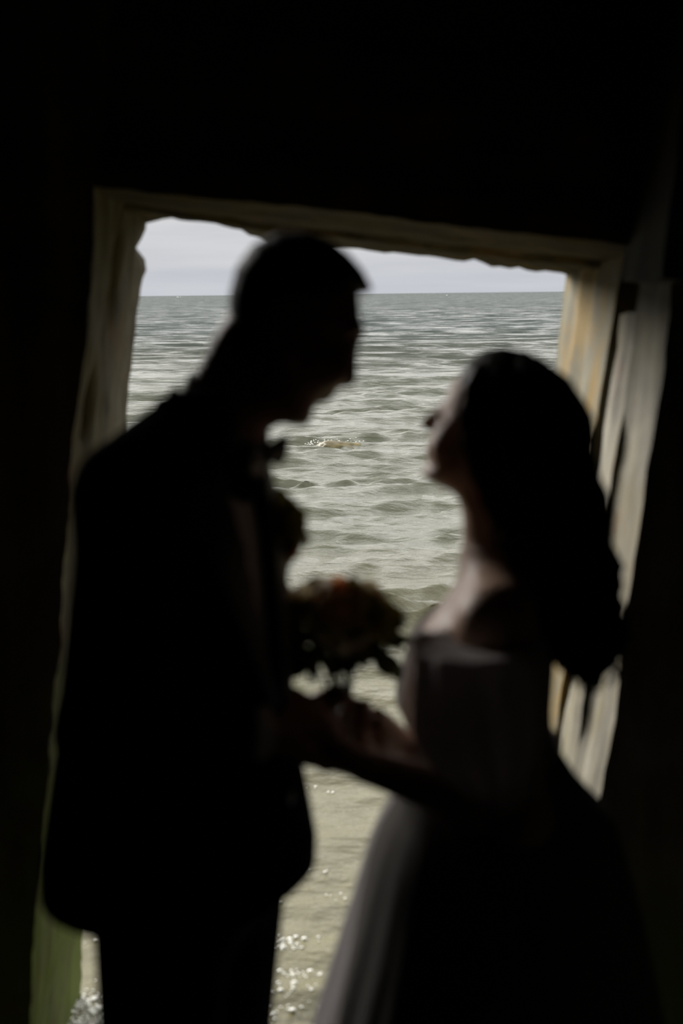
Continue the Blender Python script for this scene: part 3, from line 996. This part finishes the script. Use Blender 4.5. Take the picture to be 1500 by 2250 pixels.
shirt_root_f = Field((-.52, 1.61, .95), (.03, 2.07, 1.54), .005)
shirt_root_f.add(man_t.prim(-.010, z0=.97, z1=W(480, 930, YM).z), .01)
shirt = link('shirt', shirt_root_f.mesh('shirt'), M['shirt'], man)
slab_collar('shirt_collar', (432, 828), (575, 985), .040, .061, .067, M['shirt'], shirt)
slab_collar('jacket_collar', (385, 858), (560, 1030), .040, .072, .081, M['wool_navy'], jk)


def build_cuff(b, c, r0, r1, t0, t1):
    a = b.lerp(c, t0); e = b.lerp(c, t1)
    lo = Vector((min(a.x, e.x), min(a.y, e.y), min(a.z, e.z))) - Vector((.06,) * 3); hi = Vector((max(a.x, e.x), max(a.y, e.y), max(a.z, e.z))) + Vector((.06,) * 3)
    F = Field(lo, hi, .003)
    ax = (e - a).normalized(); L = (e - a).length
    o, i = cap(a, e, r0, r1), cap(a, e, r0 - .005, r1 - .005)
    def fn(X, Y, Z):
        h = (X - a.x) * ax.x + (Y - a.y) * ax.y + (Z - a.z) * ax.z
        return np.maximum(np.maximum(o[0](X, Y, Z), -i[0](X, Y, Z)), np.maximum(-h, h - L)).astype(np.float32)
    F.add((fn, lo, hi), .003)
    return F.mesh('cuff')


link('cuff', build_cuff(el_n, wr_n, .043, .041, .70, .97), M['shirt'], shirt)
link('cuff', build_cuff(el_f, wr_f, .043, .041, .70, .95), M['shirt'], shirt)


def build_bow_tie():
    F = Field((-.22, 1.65, 1.36), (.02, 1.95, 1.52), .0026)
    c = W(574, 998, YM - .01); s = Vector((MS[0], MS[1], 0)); f = Vector((MF[0], MF[1], 0)); z = Vector((.25, 0, .97))
    F.add(ell(c + f * .006, (.012, .011, .013), [f, s, z]), .004)
    for sg in (-1, 1):
        for k in (-1, 1):
            F.add(cap(c + s * sg * .012, c + s * sg * .050 + z * (.014 * k) + f * .006, .007, .007), .010)
        F.add(cap(c + s * sg * .012, c + s * sg * .056 + f * .002, .008, .010), .012)
    return F.mesh('bow_tie')


link('bow_tie', build_bow_tie(), M['satin_black'], man)

# buttons on the jacket front and a pocket flap
def front_point(py, px, v, off):
    p = W(px, py, YM); z = p.z
    a = float(np.interp(z, man_t.z, man_t.a)); b = float(np.interp(z, man_t.z, man_t.b)); cx = float(np.interp(z, man_t.z, man_t.cx))
    u = a * (max(0, 1 - abs(v / b) ** 2.2)) ** (1 / 2.2) + off
    return Vector((cx + MF[0] * u + MS[0] * v, YM + MF[1] * u + MS[1] * v, z))


def disc(c, nrm, r, th, seg=14):
    nrm = nrm.normalized(); a = nrm.orthogonal().normalized(); b = nrm.cross(a)
    V = [c + (a * math.cos(2 * math.pi * k / seg) + b * math.sin(2 * math.pi * k / seg)) * r for k in range(seg)]
    V += [v + nrm * th for v in V]
    F = [tuple(range(seg - 1, -1, -1)), tuple(range(seg, 2 * seg))] + [(k, (k + 1) % seg, seg + (k + 1) % seg, seg + k) for k in range(seg)]
    return V, F


for py in (1590, 1720):
    V, F = disc(front_point(py, 600, 0, .0005), Vector((MF[0], MF[1], 0)), .009, .004)
    link('button', mesh_py('button', V, F), M['button'], jk)


def build_flap():
    V, F = [], []
    n = 12
    for i in range(n + 1):
        v = -.155 + .12 * i / n
        for py in (1745, 1830):
            for off in (.003, .009):
                V.append(front_point(py, 430, v, off))
    for i in range(n):
        a, b = i * 4, i * 4 + 4
        F += [(a, b, b + 2, a + 2), (a + 1, a + 3, b + 3, b + 1), (a, a + 1, b + 1, b), (a + 2, b + 2, b + 3, a + 3)]
    F += [(0, 2, 3, 1), (n * 4, n * 4 + 1, n * 4 + 3, n * 4 + 2)]
    return V, F


V, F = build_flap()
link('pocket_flap', mesh_py('pocket_flap', V, F), M['wool_navy'], jk)


def build_trousers():
    F = Field((-.56, 1.55, .02), (.08, 2.11, 1.0), .006)
    hip = W(430, 1950, YM)
    for sg in (-1, 1):
        o = Vector((MS[0], MS[1], 0)) * (sg * .088)
        h = Vector((hip.x + .0, YM, .89)) + o; kn = Vector((W(428, 2250, YM).x - .012, YM, .50)) + o * .95; an = Vector((hip.x - .055, YM, .085)) + o * 1.1
        F.add(cap(h, kn, .092, .070), .03); F.add(cap(kn, an, .070, .062), .02)
        for k in range(3):
            q = an + Vector((.03, -.02, .03 + .04 * k)); F.add(cap(q + Vector((0, -.06, .01)), q + Vector((.03, .05, -.01)), .006, .005), .02, 'sub')
    F.add(cap((hip.x, YM, .93), (hip.x, YM, .89), .105, .11), .05)
    return F.mesh('trousers')


link('trousers', build_trousers(), M['wool_black'], man)


def build_shoe(sg, ground):
    hip = W(430, 1950, YM)
    o = Vector((MS[0], MS[1], 0)) * (sg * .088 * 1.1); c = Vector((hip.x - .055, YM, 0)) + o
    f = Vector((MF[0] * .8, MF[1] - .15, 0)).normalized(); s = Vector((-f.y, f.x, 0))
    F = Field(c - Vector((.2, .3, .02)), c + Vector((.34, .25, .16)), .004)
    F.add(cap(c - f * .05 + Vector((0, 0, .045)), c + f * .06 + Vector((0, 0, .05)), .040, .042), .03)
    F.add(ell(c + f * .12 + Vector((0, 0, .030)), (.085, .044, .034), [f, s, (0, 0, 1)]), .04)
    F.add(cap(c + Vector((0, 0, .06)), c + Vector((0, 0, .10)), .045, .045), .03)
    F.add((lambda X, Y, Z: Z - .002 + 0 * X + 0 * Y, c - Vector((.3, .3, .05)), c + Vector((.4, .3, .02))), .002, 'sub')
    return F.mesh('shoe')


for sg in (-1, 1):
    link('shoe', build_shoe(sg, 0), M['leather'], man)

# ================================================================== the woman
YB = 1.98
BF = (-math.cos(R(10)), math.sin(R(10)))
wom_t = Stack([(1215, 1098, .046, .055), (1250, 1102, .052, .085), (1290, 1092, .066, .128), (1340, 1078, .083, .150), (1395, 1062, .098, .146), (1480, 1062, .096, .132),
               (1560, 1066, .090, .120), (1630, 1072, .088, .116), (1710, 1078, .104, .136), (1800, 1085, .128, .165), (1950, 1090, .135, .175)], YB, BF)
woman = empty('person', (W(1090, 1600, YB).x, YB, 0))
tag(woman, 'woman in pale lace wedding dress with long dark wavy hair looking up', 'person')
W_HEAD = [(992, 850), (978, 893), (966, 912), (958, 935), (954, 950), (951, 962), (944, 978), (946, 989), (942, 1002), (947, 1012), (938, 1024), (930, 1038), (935, 1050),
          (952, 1058), (980, 1073), (1020, 1085), (1075, 1060), (1125, 1030), (1195, 1005), (1245, 955), (1258, 885), (1222, 825), (1160, 788), (1090, 783), (1032, 806)]
W_YAW = R(-10)                      # face turned a little away from the camera
W_PIV = W(1110, 930, YB).x
bsh_n = W(1092, 1365, 1.832); bel_n = W(1150, 1795, 1.78); bwr_n = W(808, 1686, 1.83)
bsh_f = W(1070, 1365, 2.125); bel_f = W(1035, 1700, 2.17); bwr_f = W(862, 1628, 2.02)


def build_woman_body():
    F = Field((-.12, 1.64, .80), (.42, 2.32, 1.62), .0034)
    F.add(prof(W_HEAD, YB, W_YAW, .068, .068, off=.003, pivot=W_PIV), .01)
    F.add(cap(W(1095, 1010, YB), W(1098, 1230, YB), .046, .050), .03)
    F.add(cap(W(1075, 1080, YB), W(1085, 1200, YB), .034, .034), .02)
    f = Vector((-math.cos(-W_YAW), math.sin(-W_YAW) * 1.0, 0)); s = Vector((-f.y, f.x, 0))
    def hp(px, py, v):
        q = W(px, py, YB); return Vector((W_PIV, YB, 0)) - f * (q.x - W_PIV) + s * v + Vector((0, 0, q.z))
    F.add(cap(hp(968, 905, 0), hp(938, 932, 0), .0075, .0095), .012)
    for v in (-.009, .009): F.add(ell(hp(953, 941, v), (.008, .006, .006)), .005)
    for sg in (-1, 1):
        F.add(ell(hp(974, 921, sg * .030), (.014, .013, .010)), .012, 'sub')
        F.add(ell(hp(985, 924, sg * .030), (.012, .013, .011)), .004)
        F.add(ell(hp(998, 975, sg * .042), (.024, .018, .022)), .025)
        F.add(ell(hp(1092, 955, sg * .072), (.014, .006, .028)), .006)
    F.add(cap(hp(946, 985, -.014), hp(946, 985, .014), .0062, .0062), .005)
    F.add(cap(hp(945, 1001, -.012), hp(945, 1001, .012), .0065, .0065), .005)
    F.add(wom_t.prim(-.006, z0=.83), .025)
    for sg, a in ((-1, bsh_n), (1, bsh_f)):
        F.add(cap(W(1098, 1262, YB), a, .036, .046), .04)
        # collar bones
        F.add(cap(W(1052, 1262, YB), W(1066, 1290, a.y * .75 + YB * .25), .006, .007), .014)
    for a, b, c in ((bsh_n, bel_n, bwr_n), (bsh_f, bel_f, bwr_f)):
        F.add(cap(a, b, .043, .035), .03); F.add(cap(b, b.lerp(c, .35), .035, .035), .02); F.add(cap(b.lerp(c, .35), c, .035, .023), .02)
    # left hand supports the man's wrist from below, right hand holds the stems
    hand(F, bwr_n, W(700, 1664, 1.845) - bwr_n, Vector((0, .45, .9)), -1, .90, (10, 18, 15), (35, 10))
    hand(F, bwr_f, W(775, 1565, 1.955) - bwr_f, Vector((-.45, -.75, .2)), -1, .90, (50, 55, 35), (45, 20))
    return F.mesh('body')


link('body', build_woman_body(), M['skin_woman'], woman)

H_FRONT = [(770, 1060), (800, 1022), (840, 1004), (900, 1002), (960, 1008), (1010, 1030), (1060, 1058), (1100, 1075), (1160, 1092), (1220, 1112), (1300, 1128), (1360, 1150), (1420, 1195), (1470, 1250)]
H_BACK = [(770, 1150), (800, 1205), (840, 1255), (900, 1284), (960, 1294), (1010, 1297), (1060, 1312), (1100, 1314), (1160, 1322), (1220, 1338), (1300, 1345), (1360, 1358), (1420, 1352), (1470, 1315)]


def lerp_tab(tab, py):
    return float(np.interp(py, [t[0] for t in tab], [t[1] for t in tab]))


def build_woman_hair():
    F = Field((.06, 1.80, 1.08), (.48, 2.16, 1.62), .0038)
    pix = [(x, y) for y, x in H_FRONT][::-1] + [(1103, 761)] + [(x, y) for y, x in H_BACK]
    F.add(prof(pix, YB, R(-4), .066, .084, pivot=W_PIV), .01)
    # keep the cheek and brow clear of the hair
    me = F.mesh('hair')
    return me


hair = link('hair', build_woman_hair(), M['hair_dark'], woman)


def build_locks():
    r = random.Random(11)
    parts = []
    for i in range(150):
        s = r.random(); sg = -1 if r.random() < .62 else 1
        y0 = r.uniform(775, 900); y1 = r.uniform(1330, 1490)
        ph, fr, am = r.uniform(0, 6.28), r.uniform(.040, .058), r.uniform(.005, .011)
        rad = r.uniform(.005, .010); depth = math.sqrt(max(.02, 1 - (2 * s - 1) ** 2)) * .086
        pts, rr = [], []
        n = 22
        for k in range(n):
            t = k / (n - 1); py = y0 + (y1 - y0) * t
            a, b = lerp_tab(H_FRONT, py), lerp_tab(H_BACK, py)
            g = 1.0 if t > .25 else .96
            px = a + (b - a) * (s * .96 + .02)
            wob = am * (.25 + 1.5 * t)
            p = W(px, py, YB); p.y += sg * depth * (g + .05 * t)
            p.x += wob * math.sin(fr * py * .9 + ph); p.y += wob * .8 * math.cos(fr * py * .9 + ph)
            pts.append(p); rr.append(rad * (1 if .06 < t < .8 else .55) * (1 if t < .96 else .4))
        parts.append(tube(pts, rr, 5))
    for i in range(34):
        sg = -1 if i % 3 else 1; s = r.random(); ph = r.uniform(0, 6.28); y1 = r.uniform(1120, 1260)
        pts, rr = [], []
        for k in range(18):
            t = k / 17; py = 800 + (y1 - 800) * t
            px = np.interp(py, [800, 850, 900, 960, 1010, 1060, 1120, 1180, 1260], [1045, 1018, 1010, 1014, 1028, 1048, 1072, 1090, 1105]) + s * 95
            wd = np.interp(py, [800, 850, 920, 1000, 1080, 1260], [.050, .064, .072, .070, .066, .078]) + .002 + .006 * r.random() * 0 + .004 * s
            p = W(px, py, YB); p.y += sg * wd; wob = .003 + .006 * t
            p.x += wob * math.sin(.05 * py + ph); p.y += sg * abs(wob * .6 * math.cos(.05 * py + ph))
            pts.append(p); rr.append(.0075 * (1 - .5 * t))
        parts.append(tube(pts, rr, 5))
    # a few stray curls at the back and the temple
    for i in range(26):
        py = r.uniform(1040, 1430); b = lerp_tab(H_BACK, py)
        pts, rr = [], []
        ph = r.uniform(0, 6.28)
        for k in range(12):
            t = k / 11
            p = W(b - 14 + 26 * math.sin(t * 3.1) + 6 * math.sin(7 * t + ph), py + 95 * t, YB + r.uniform(-.002, .002))
            p.y += math.cos(5 * t + ph) * .012 + (i % 7 - 3) * .016
            pts.append(p); rr.append(.0045 * (1 - .6 * t))
        parts.append(tube(pts, rr, 5))
    V, F = join(parts)
    return mesh_py('curls', V, F)


lk = link('curls', build_locks(), M['hair_dark'], hair)
tag(lk, kind='stuff')


def build_bodice():
    F = Field((.02, 1.74, .82), (.38, 2.22, 1.36), .0045)
    neck = W(1062, 1378, YB).z
    def top(X, Y, Z, s):
        u, v = s.uv(X, Y, Z)
        return Z - (neck + .10 * v * v / .02 * .3)
    F.add(wom_t.prim(.004, z0=.86, z1=1.36, extra=top), .01)
    return F.mesh('bodice')


dress = empty('dress', woman.location)
dress.parent = woman
dress.location = (0, 0, 0)
link('bodice', build_bodice(), M['dress'], dress)


def build_sleeve(sh, el, near):
    pts = [sh + Vector((-.012, 0, -.005)), sh.lerp(el, .22) + Vector((-.030, -.012 if near else .012, 0)), sh.lerp(el, .50) + Vector((-.040, -.014 if near else .014, 0)), sh.lerp(el, .82) + Vector((-.02, 0, 0))]
    rad = [.058, .078, .080, .050]
    lo = Vector([min(p[i] for p in pts) - .12 for i in range(3)]); hi = Vector([max(p[i] for p in pts) + .12 for i in range(3)])
    F = Field(lo, hi, .0045)
    for i in range(3): F.add(cap(pts[i], pts[i + 1], rad[i], rad[i + 1]), .03)
    ax = (el - sh).normalized()
    # gathers running down the puffed sleeve
    a = ax.orthogonal().normalized(); b = ax.cross(a)
    X = F.ax[0][:, None, None]; Y = F.ax[1][None, :, None]; Z = F.ax[2][None, None, :]
    c = pts[1].lerp(pts[2], .5)
    ga = (X - c.x) * a.x + (Y - c.y) * a.y + (Z - c.z) * a.z; gb = (X - c.x) * b.x + (Y - c.y) * b.y + (Z - c.z) * b.z
    h = (X - c.x) * ax.x + (Y - c.y) * ax.y + (Z - c.z) * ax.z
    F.A += (.0035 * np.sin(11 * np.arctan2(gb, ga) + 9 * h)).astype(np.float32)
    # open over the shoulder
    top = W(1075, 1352, YB).z
    F.clip(lambda X, Y, Z: Z - (top + .05 * (X - sh.x)) + 0 * Y)
    return F.mesh('sleeve')


link('sleeve', build_sleeve(bsh_n, bel_n, True), M['dress'], dress)
link('sleeve', build_sleeve(bsh_f, bel_f, False), M['dress'], dress)


def build_skirt():
    # (z, front x, back x, half width)
    tab = []
    for py, a, b, wd in ((1660, 925, 1222, .118), (1720, 885, 1262, .145), (1790, 838, 1330, .175), (1850, 812, 1352, .195), (2000, 768, 1392, .235), (2250, 690, 1440, .29)):
        p, q = W(a, py, YB), W(b, py, YB); tab.append((p.z, p.x, q.x, wd))
    zl, fx, bx, wl = tab[-1]
    tab += [(.40, fx - .012, bx + .06, .33), (.18, fx - .016, bx + .13, .37), (.012, fx - .016, bx + .22, .41)]
    tab.sort()
    zz = np.linspace(.012, tab[-1][0], 70)
    T = np.array(tab)
    th = np.linspace(0, 2 * np.pi, 280, endpoint=False)
    r = np.random.default_rng(4)
    V = []
    for z in zz:
        f = np.interp(z, T[:, 0], T[:, 1]); b = np.interp(z, T[:, 0], T[:, 2]); wd = np.interp(z, T[:, 0], T[:, 3])
        cx, a = (f + b) / 2, (b - f) / 2
        k = np.clip((tab[-1][0] - z) / .6, 0, 1) ** .8
        pl = 1 + k * (.012 * np.sin(13 * th + .6 * np.sin(2.0 * z + 1)) + .008 * np.sin(23 * th + 1.7 + z) + .006 * np.sin(41 * th + 2 * z))
        V.append(np.stack([cx - a * np.cos(th) * pl, YB + wd * np.sin(th) * pl, np.full_like(th, z)], -1))
    V = np.array(V)
    n, mth = V.shape[:2]
    i = np.arange(n - 1)[:, None] * mth + np.arange(mth)[None, :]
    j = np.arange(n - 1)[:, None] * mth + (np.arange(mth)[None, :] + 1) % mth
    quads = np.stack([i, j, j + mth, i + mth], -1).reshape(-1, 4)[:, ::-1]
    return mesh_np('skirt', V.reshape(-1, 3), quads)


link('skirt', build_skirt(), M['tulle'], dress)


def build_overskirt():
    # heavier outer layer, open at the front; dark colour paints the skirt's unlit side
    tab = []
    for py, a, b, wd in ((1640, 930, 1216, .118), (1720, 879, 1268, .150), (1790, 832, 1336, .181), (1850, 806, 1358, .202), (2000, 762, 1400, .244), (2250, 684, 1450, .30)):
        p, q = W(a, py, YB), W(b, py, YB); tab.append((p.z, p.x - .004, q.x + .004, wd + .004))
    zl, fx, bx, wl = tab[-1]
    tab += [(.40, fx - .016, bx + .07, .345), (.18, fx - .020, bx + .14, .385), (.014, fx - .020, bx + .24, .425)]
    tab.sort(); T = np.array(tab)
    zz = np.linspace(.014, tab[-1][0], 60)
    ztop = tab[-1][0]
    nt_ = 220
    V = []
    for lay in (0.0, -.004):
        for z in zz:
            f = np.interp(z, T[:, 0], T[:, 1]) - lay * -1; b = np.interp(z, T[:, 0], T[:, 2]) + lay; wd = np.interp(z, T[:, 0], T[:, 3]) + lay
            f = np.interp(z, T[:, 0], T[:, 1]) - lay
            k = np.clip((ztop - z) / .6, 0, 1) ** .8
            drop = np.clip((ztop - z) / (ztop - .61), 0, 1.3)
            a0 = R(-6 - 21 * drop); a1 = R(-360 + 20 + 60 * min(drop, 1))
            th = np.linspace(a0, a1, nt_)
            pl = 1 + k * (.010 * np.sin(13 * th + .6 * np.sin(2.0 * z + 1)) + .006 * np.sin(29 * th + 1.7 + z))
            cx, a = (f + b) / 2, (b - f) / 2
            V.append(np.stack([cx - a * np.cos(th) * pl, YB + wd * np.sin(th) * pl, np.full_like(th, z)], -1))
    V = np.array(V).reshape(2, len(zz), nt_, 3)
    n = len(zz)
    i = np.arange(n - 1)[:, None] * nt_ + np.arange(nt_ - 1)[None, :]
    q0 = np.stack([i, i + 1, i + nt_ + 1, i + nt_], -1).reshape(-1, 4)
    q1 = q0[:, ::-1] + n * nt_
    rim = []
    for e in (0, nt_ - 1):
        for j in range(n - 1):
            a_, b_ = j * nt_ + e, (j + 1) * nt_ + e
            rim.append((a_, b_, b_ + n * nt_, a_ + n * nt_) if e == 0 else (b_, a_, a_ + n * nt_, b_ + n * nt_))
    for j in (0, n - 1):
        for e in range(nt_ - 1):
            a_, b_ = j * nt_ + e, j * nt_ + e + 1
            rim.append((a_, b_, b_ + n * nt_, a_ + n * nt_))
    return mesh_np('overskirt', V.reshape(-1, 3), np.concatenate([q0, q1, np.array(rim)]))


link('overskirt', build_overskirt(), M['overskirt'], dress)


def build_belt():
    parts = []
    z = W(1072, 1648, YB).z
    a = float(np.interp(z, wom_t.z, wom_t.a)) + .004; b = float(np.interp(z, wom_t.z, wom_t.b)) + .004; cx = float(np.interp(z, wom_t.z, wom_t.cx))
    V, F = [], []
    n = 48
    for k in range(n):
        t = 2 * math.pi * k / n
        u, v = math.cos(t), math.sin(t)
        for (o, dz) in ((.002, -.015), (.008, -.015), (.008, .015), (.002, .015)):
            uu, vv = (a + o) * u, (b + o) * v
            V.append((cx + BF[0] * uu - BF[1] * vv, YB + BF[1] * uu + BF[0] * vv, z + dz))
    for k in range(n):
        q, w_ = k * 4, ((k + 1) % n) * 4
        for e in range(4):
            F.append((q + e, w_ + e, w_ + (e + 1) % 4, q + (e + 1) % 4))
    return mesh_py('waist_band', V, F)


link('waist_band', build_belt(), M['dress'], dress)

# ================================================================== flowers
def leaf_mesh(name, L, wd, mat):
    V, F = [], []
    n = 5
    for i in range(n + 1):
        t = i / n
        ww = wd * math.sin(math.pi * min(1, t * .92 + .08)) ** .8 * (1 if t < 1 else 0)
        zb = -.18 * L * t * t
        V += [(-ww, L * t, zb + .25 * ww), (0, L * t, zb), (ww, L * t, zb + .25 * ww)]
    for i in range(n):
        a = i * 3
        F += [(a, a + 1, a + 4, a + 3), (a + 1, a + 2, a + 5, a + 4)]
    V2 = [(x, y, z - .0009) for x, y, z in V]; o = len(V)
    F += [tuple(reversed([q + o for q in f])) for f in F[:2 * n]]
    me = mesh_py(name, V + V2, F); me.materials.append(mat); me.shade_smooth()
    return me


def rose_mesh(name, rad, mat, rings=((0.16, 3, 12), (.34, 4, 28), (.60, 5, 48), (.92, 6, 72))):
    """petals in four whorls round a closed heart"""
    V, F = [], []
    rr = random.Random(2)
    for ri, (q, n, open_) in enumerate(rings):
        for k in range(n):
            a0 = 2 * math.pi * k / n + ri * .7; half = math.pi / n * 1.35
            o = len(V); nu, nv = 5, 5
            for i in range(nu + 1):
                t = i / nu
                for j in range(nv + 1):
                    s = -1 + 2 * j / nv
                    an = a0 + s * half * (1 - .25 * t)
                    lean = R(open_) * t
                    r_ = rad * q * (.45 + .55 * math.sin(min(1.57, t * 1.6))) + rad * .35 * q * math.sin(lean) * t
                    z = rad * (.95 - .45 * q) * (t ** .8) * (1 - .22 * s * s) - rad * .25 * q * (t ** 3)
                    if t > .8: r_ += rad * .05
                    V.append((r_ * math.cos(an), r_ * math.sin(an), z))
            for i in range(nu):
                for j in range(nv):
                    b = o + i * (nv + 1) + j
                    F.append((b, b + 1, b + nv + 2, b + nv + 1))
    me = mesh_py(name, V, F); me.materials.append(mat); me.shade_smooth()
    return me


def place(name, me, parent, loc, direction, roll=0.0, s=1.0, axis='Z'):
    o = bpy.data.objects.new(name, me)
    C.objects.link(o)
    o.parent = parent
    p = Vector(loc) - parent.location
    d = Vector(direction).normalized()
    q = d.to_track_quat(axis, 'X' if axis == 'Z' else 'Z')
    o.rotation_mode = 'QUATERNION'
    from mathutils import Quaternion
    o.rotation_quaternion = Quaternion(d, roll) @ q
    o.location = p
    o.scale = (s, s, s)
    return o


def build_bouquet():
    base = W(748, 1575, 1.935); mid = W(736, 1370, 1.95)
    root = empty('bridal_bouquet', base - Vector((0, 0, .07)))
    tag(root, 'round bouquet of peach and cream roses with green leaves held between the couple', 'bouquet')
    r = random.Random(9)
    roses = [rose_mesh('rose_peach', .030, M['rose_peach']), rose_mesh('rose_cream', .030, M['rose_cream']), rose_mesh('bloom_green', .024, M['rose_green'])]
    leaves = [leaf_mesh('leaf_green', .055, .014, M['leaf']), leaf_mesh('leaf_sage', .042, .015, M['leaf_sage']), leaf_mesh('leaf_olive', .050, .012, M['leaf_olive'])]
    axis = Vector((.02, 0, 1)).normalized()
    heads = []
    spec = [(0, 0, 0), (35, 20, 1), (38, 85, 0), (36, 150, 2), (38, 215, 1), (36, 280, 0), (37, 335, 2), (68, 0, 2), (70, 50, 0), (70, 100, 1), (68, 145, 2), (70, 190, 0), (70, 235, 2), (70, 280, 1), (68, 320, 2)]
    for th, ph, kind in spec:
        d = Vector((math.sin(R(th)) * math.cos(R(ph)), math.sin(R(th)) * math.sin(R(ph)) * .8, math.cos(R(th))))
        c = mid + Vector((d.x * .088, d.y * .075, d.z * .062 - .012 + .006 * r.random()))
        o = place('rose' if kind < 2 else 'green_bloom', roses[kind], root, c - d * .012, d, r.uniform(0, 6), r.uniform(1.05, 1.3))
        heads.append(c - d * .012)
    # foliage: among the blooms, a collar below them, some sprigs sticking out
    for i in range(190):
        ph = r.uniform(0, 2 * math.pi); th = math.acos(r.uniform(-.42, .95)) if i % 3 else R(r.uniform(78, 125))
        d = Vector((math.sin(th) * math.cos(ph), math.sin(th) * math.sin(ph) * .85, math.cos(th)))
        c = mid + Vector((d.x * .074, d.y * .064, d.z * .056 - .013))
        dd = (d + Vector((r.gauss(0, .45), r.gauss(0, .45), r.gauss(0, .35)))).normalized()
        k = r.choice((0, 0, 0, 1, 2, 2)) if th < R(75) else r.choice((0, 0, 2))
        place('leaf', leaves[k], root, c, dd, r.uniform(-1.2, 1.2), r.uniform(.45, .75), 'Y')
    # greenery hanging below the blooms, more of it on the man's side
    for i in range(70):
        ph = r.uniform(0, 2 * math.pi) if i % 2 else R(180) + r.gauss(0, .7)
        c = mid + Vector((math.cos(ph) * r.uniform(.03, .082), math.sin(ph) * .045, -.020 - r.uniform(0, .030)))
        d = Vector((math.cos(ph) * .55 + r.gauss(0, .35), math.sin(ph) * .5 + r.gauss(0, .3), -r.uniform(.1, .8)))
        place('leaf', leaves[r.choice((0, 0, 1, 2))], root, c, d, r.uniform(-1.2, 1.2), r.uniform(.6, .9), 'Y')
    # stems gathered in the hands
    for i, h in enumerate(heads):
        tie = base + Vector((r.gauss(0, .008), r.gauss(0, .008), 0)); end = base + Vector((r.gauss(0, .016) - (h.x - mid.x) * .25, r.gauss(0, .016) - (h.y - mid.y) * .25, -.062))
        V, F = tube([h, h.lerp(tie, .5) + (mid - h) * .12, tie, end], .0028, 5)
        link('stem', mesh_py('stem', V, F), M['stem'], root)
    V, F = tube([base + Vector((0, 0, .025)), base + Vector((0, 0, .01)), base + Vector((0, 0, -.02)), base + Vector((0, 0, -.03))], [.017, .0185, .0185, .017], 16)
    link('ribbon', mesh_py('ribbon', V, F), M['ribbon'], root)


build_bouquet()


def build_boutonniere():
    c = W(630, 1158, 1.895)
    root = empty('boutonniere', c)
    tag(root, 'small green and peach boutonniere pinned to the lapel of the dark jacket', 'boutonniere')
    bl = rose_mesh('bloom_olive', .026, M['rose_green']); pe = rose_mesh('bud_peach', .014, M['rose_peach'])
    lf = leaf_mesh('leaf_small', .036, .010, M['leaf_olive']); lg = leaf_mesh('leaf_small_green', .034, .010, M['leaf'])
    place('bloom', bl, root, c + Vector((.000, 0, .010)), (.85, -.15, .45), .4, 1.35)
    place('bloom', bl, root, c + Vector((-.004, .004, -.016)), (.85, -.3, -.15), 1.4, 1.25)
    place('rosebud', pe, root, c + Vector((.006, 0, -.034)), (.8, -.2, -.35), .1, 1.0)
    r = random.Random(3)
    for i in range(22):
        d = Vector((r.uniform(-.2, .7), r.uniform(-.9, .5), r.uniform(-.9, 1.0)))
        place('leaf', (lf, lg)[i % 2], root, c + Vector((-.010, 0, r.uniform(-.02, .012))), d, r.uniform(-1, 1), r.uniform(.7, 1.05), 'Y')
    V, F = tube([c + Vector((-.012, 0, -.01)), c + Vector((-.006, .0, -.04)), c + Vector((0, 0, -.062))], [.004, .004, .003], 6)
    link('stem', mesh_py('stem', V, F), M['stem'], root)


build_boutonniere()
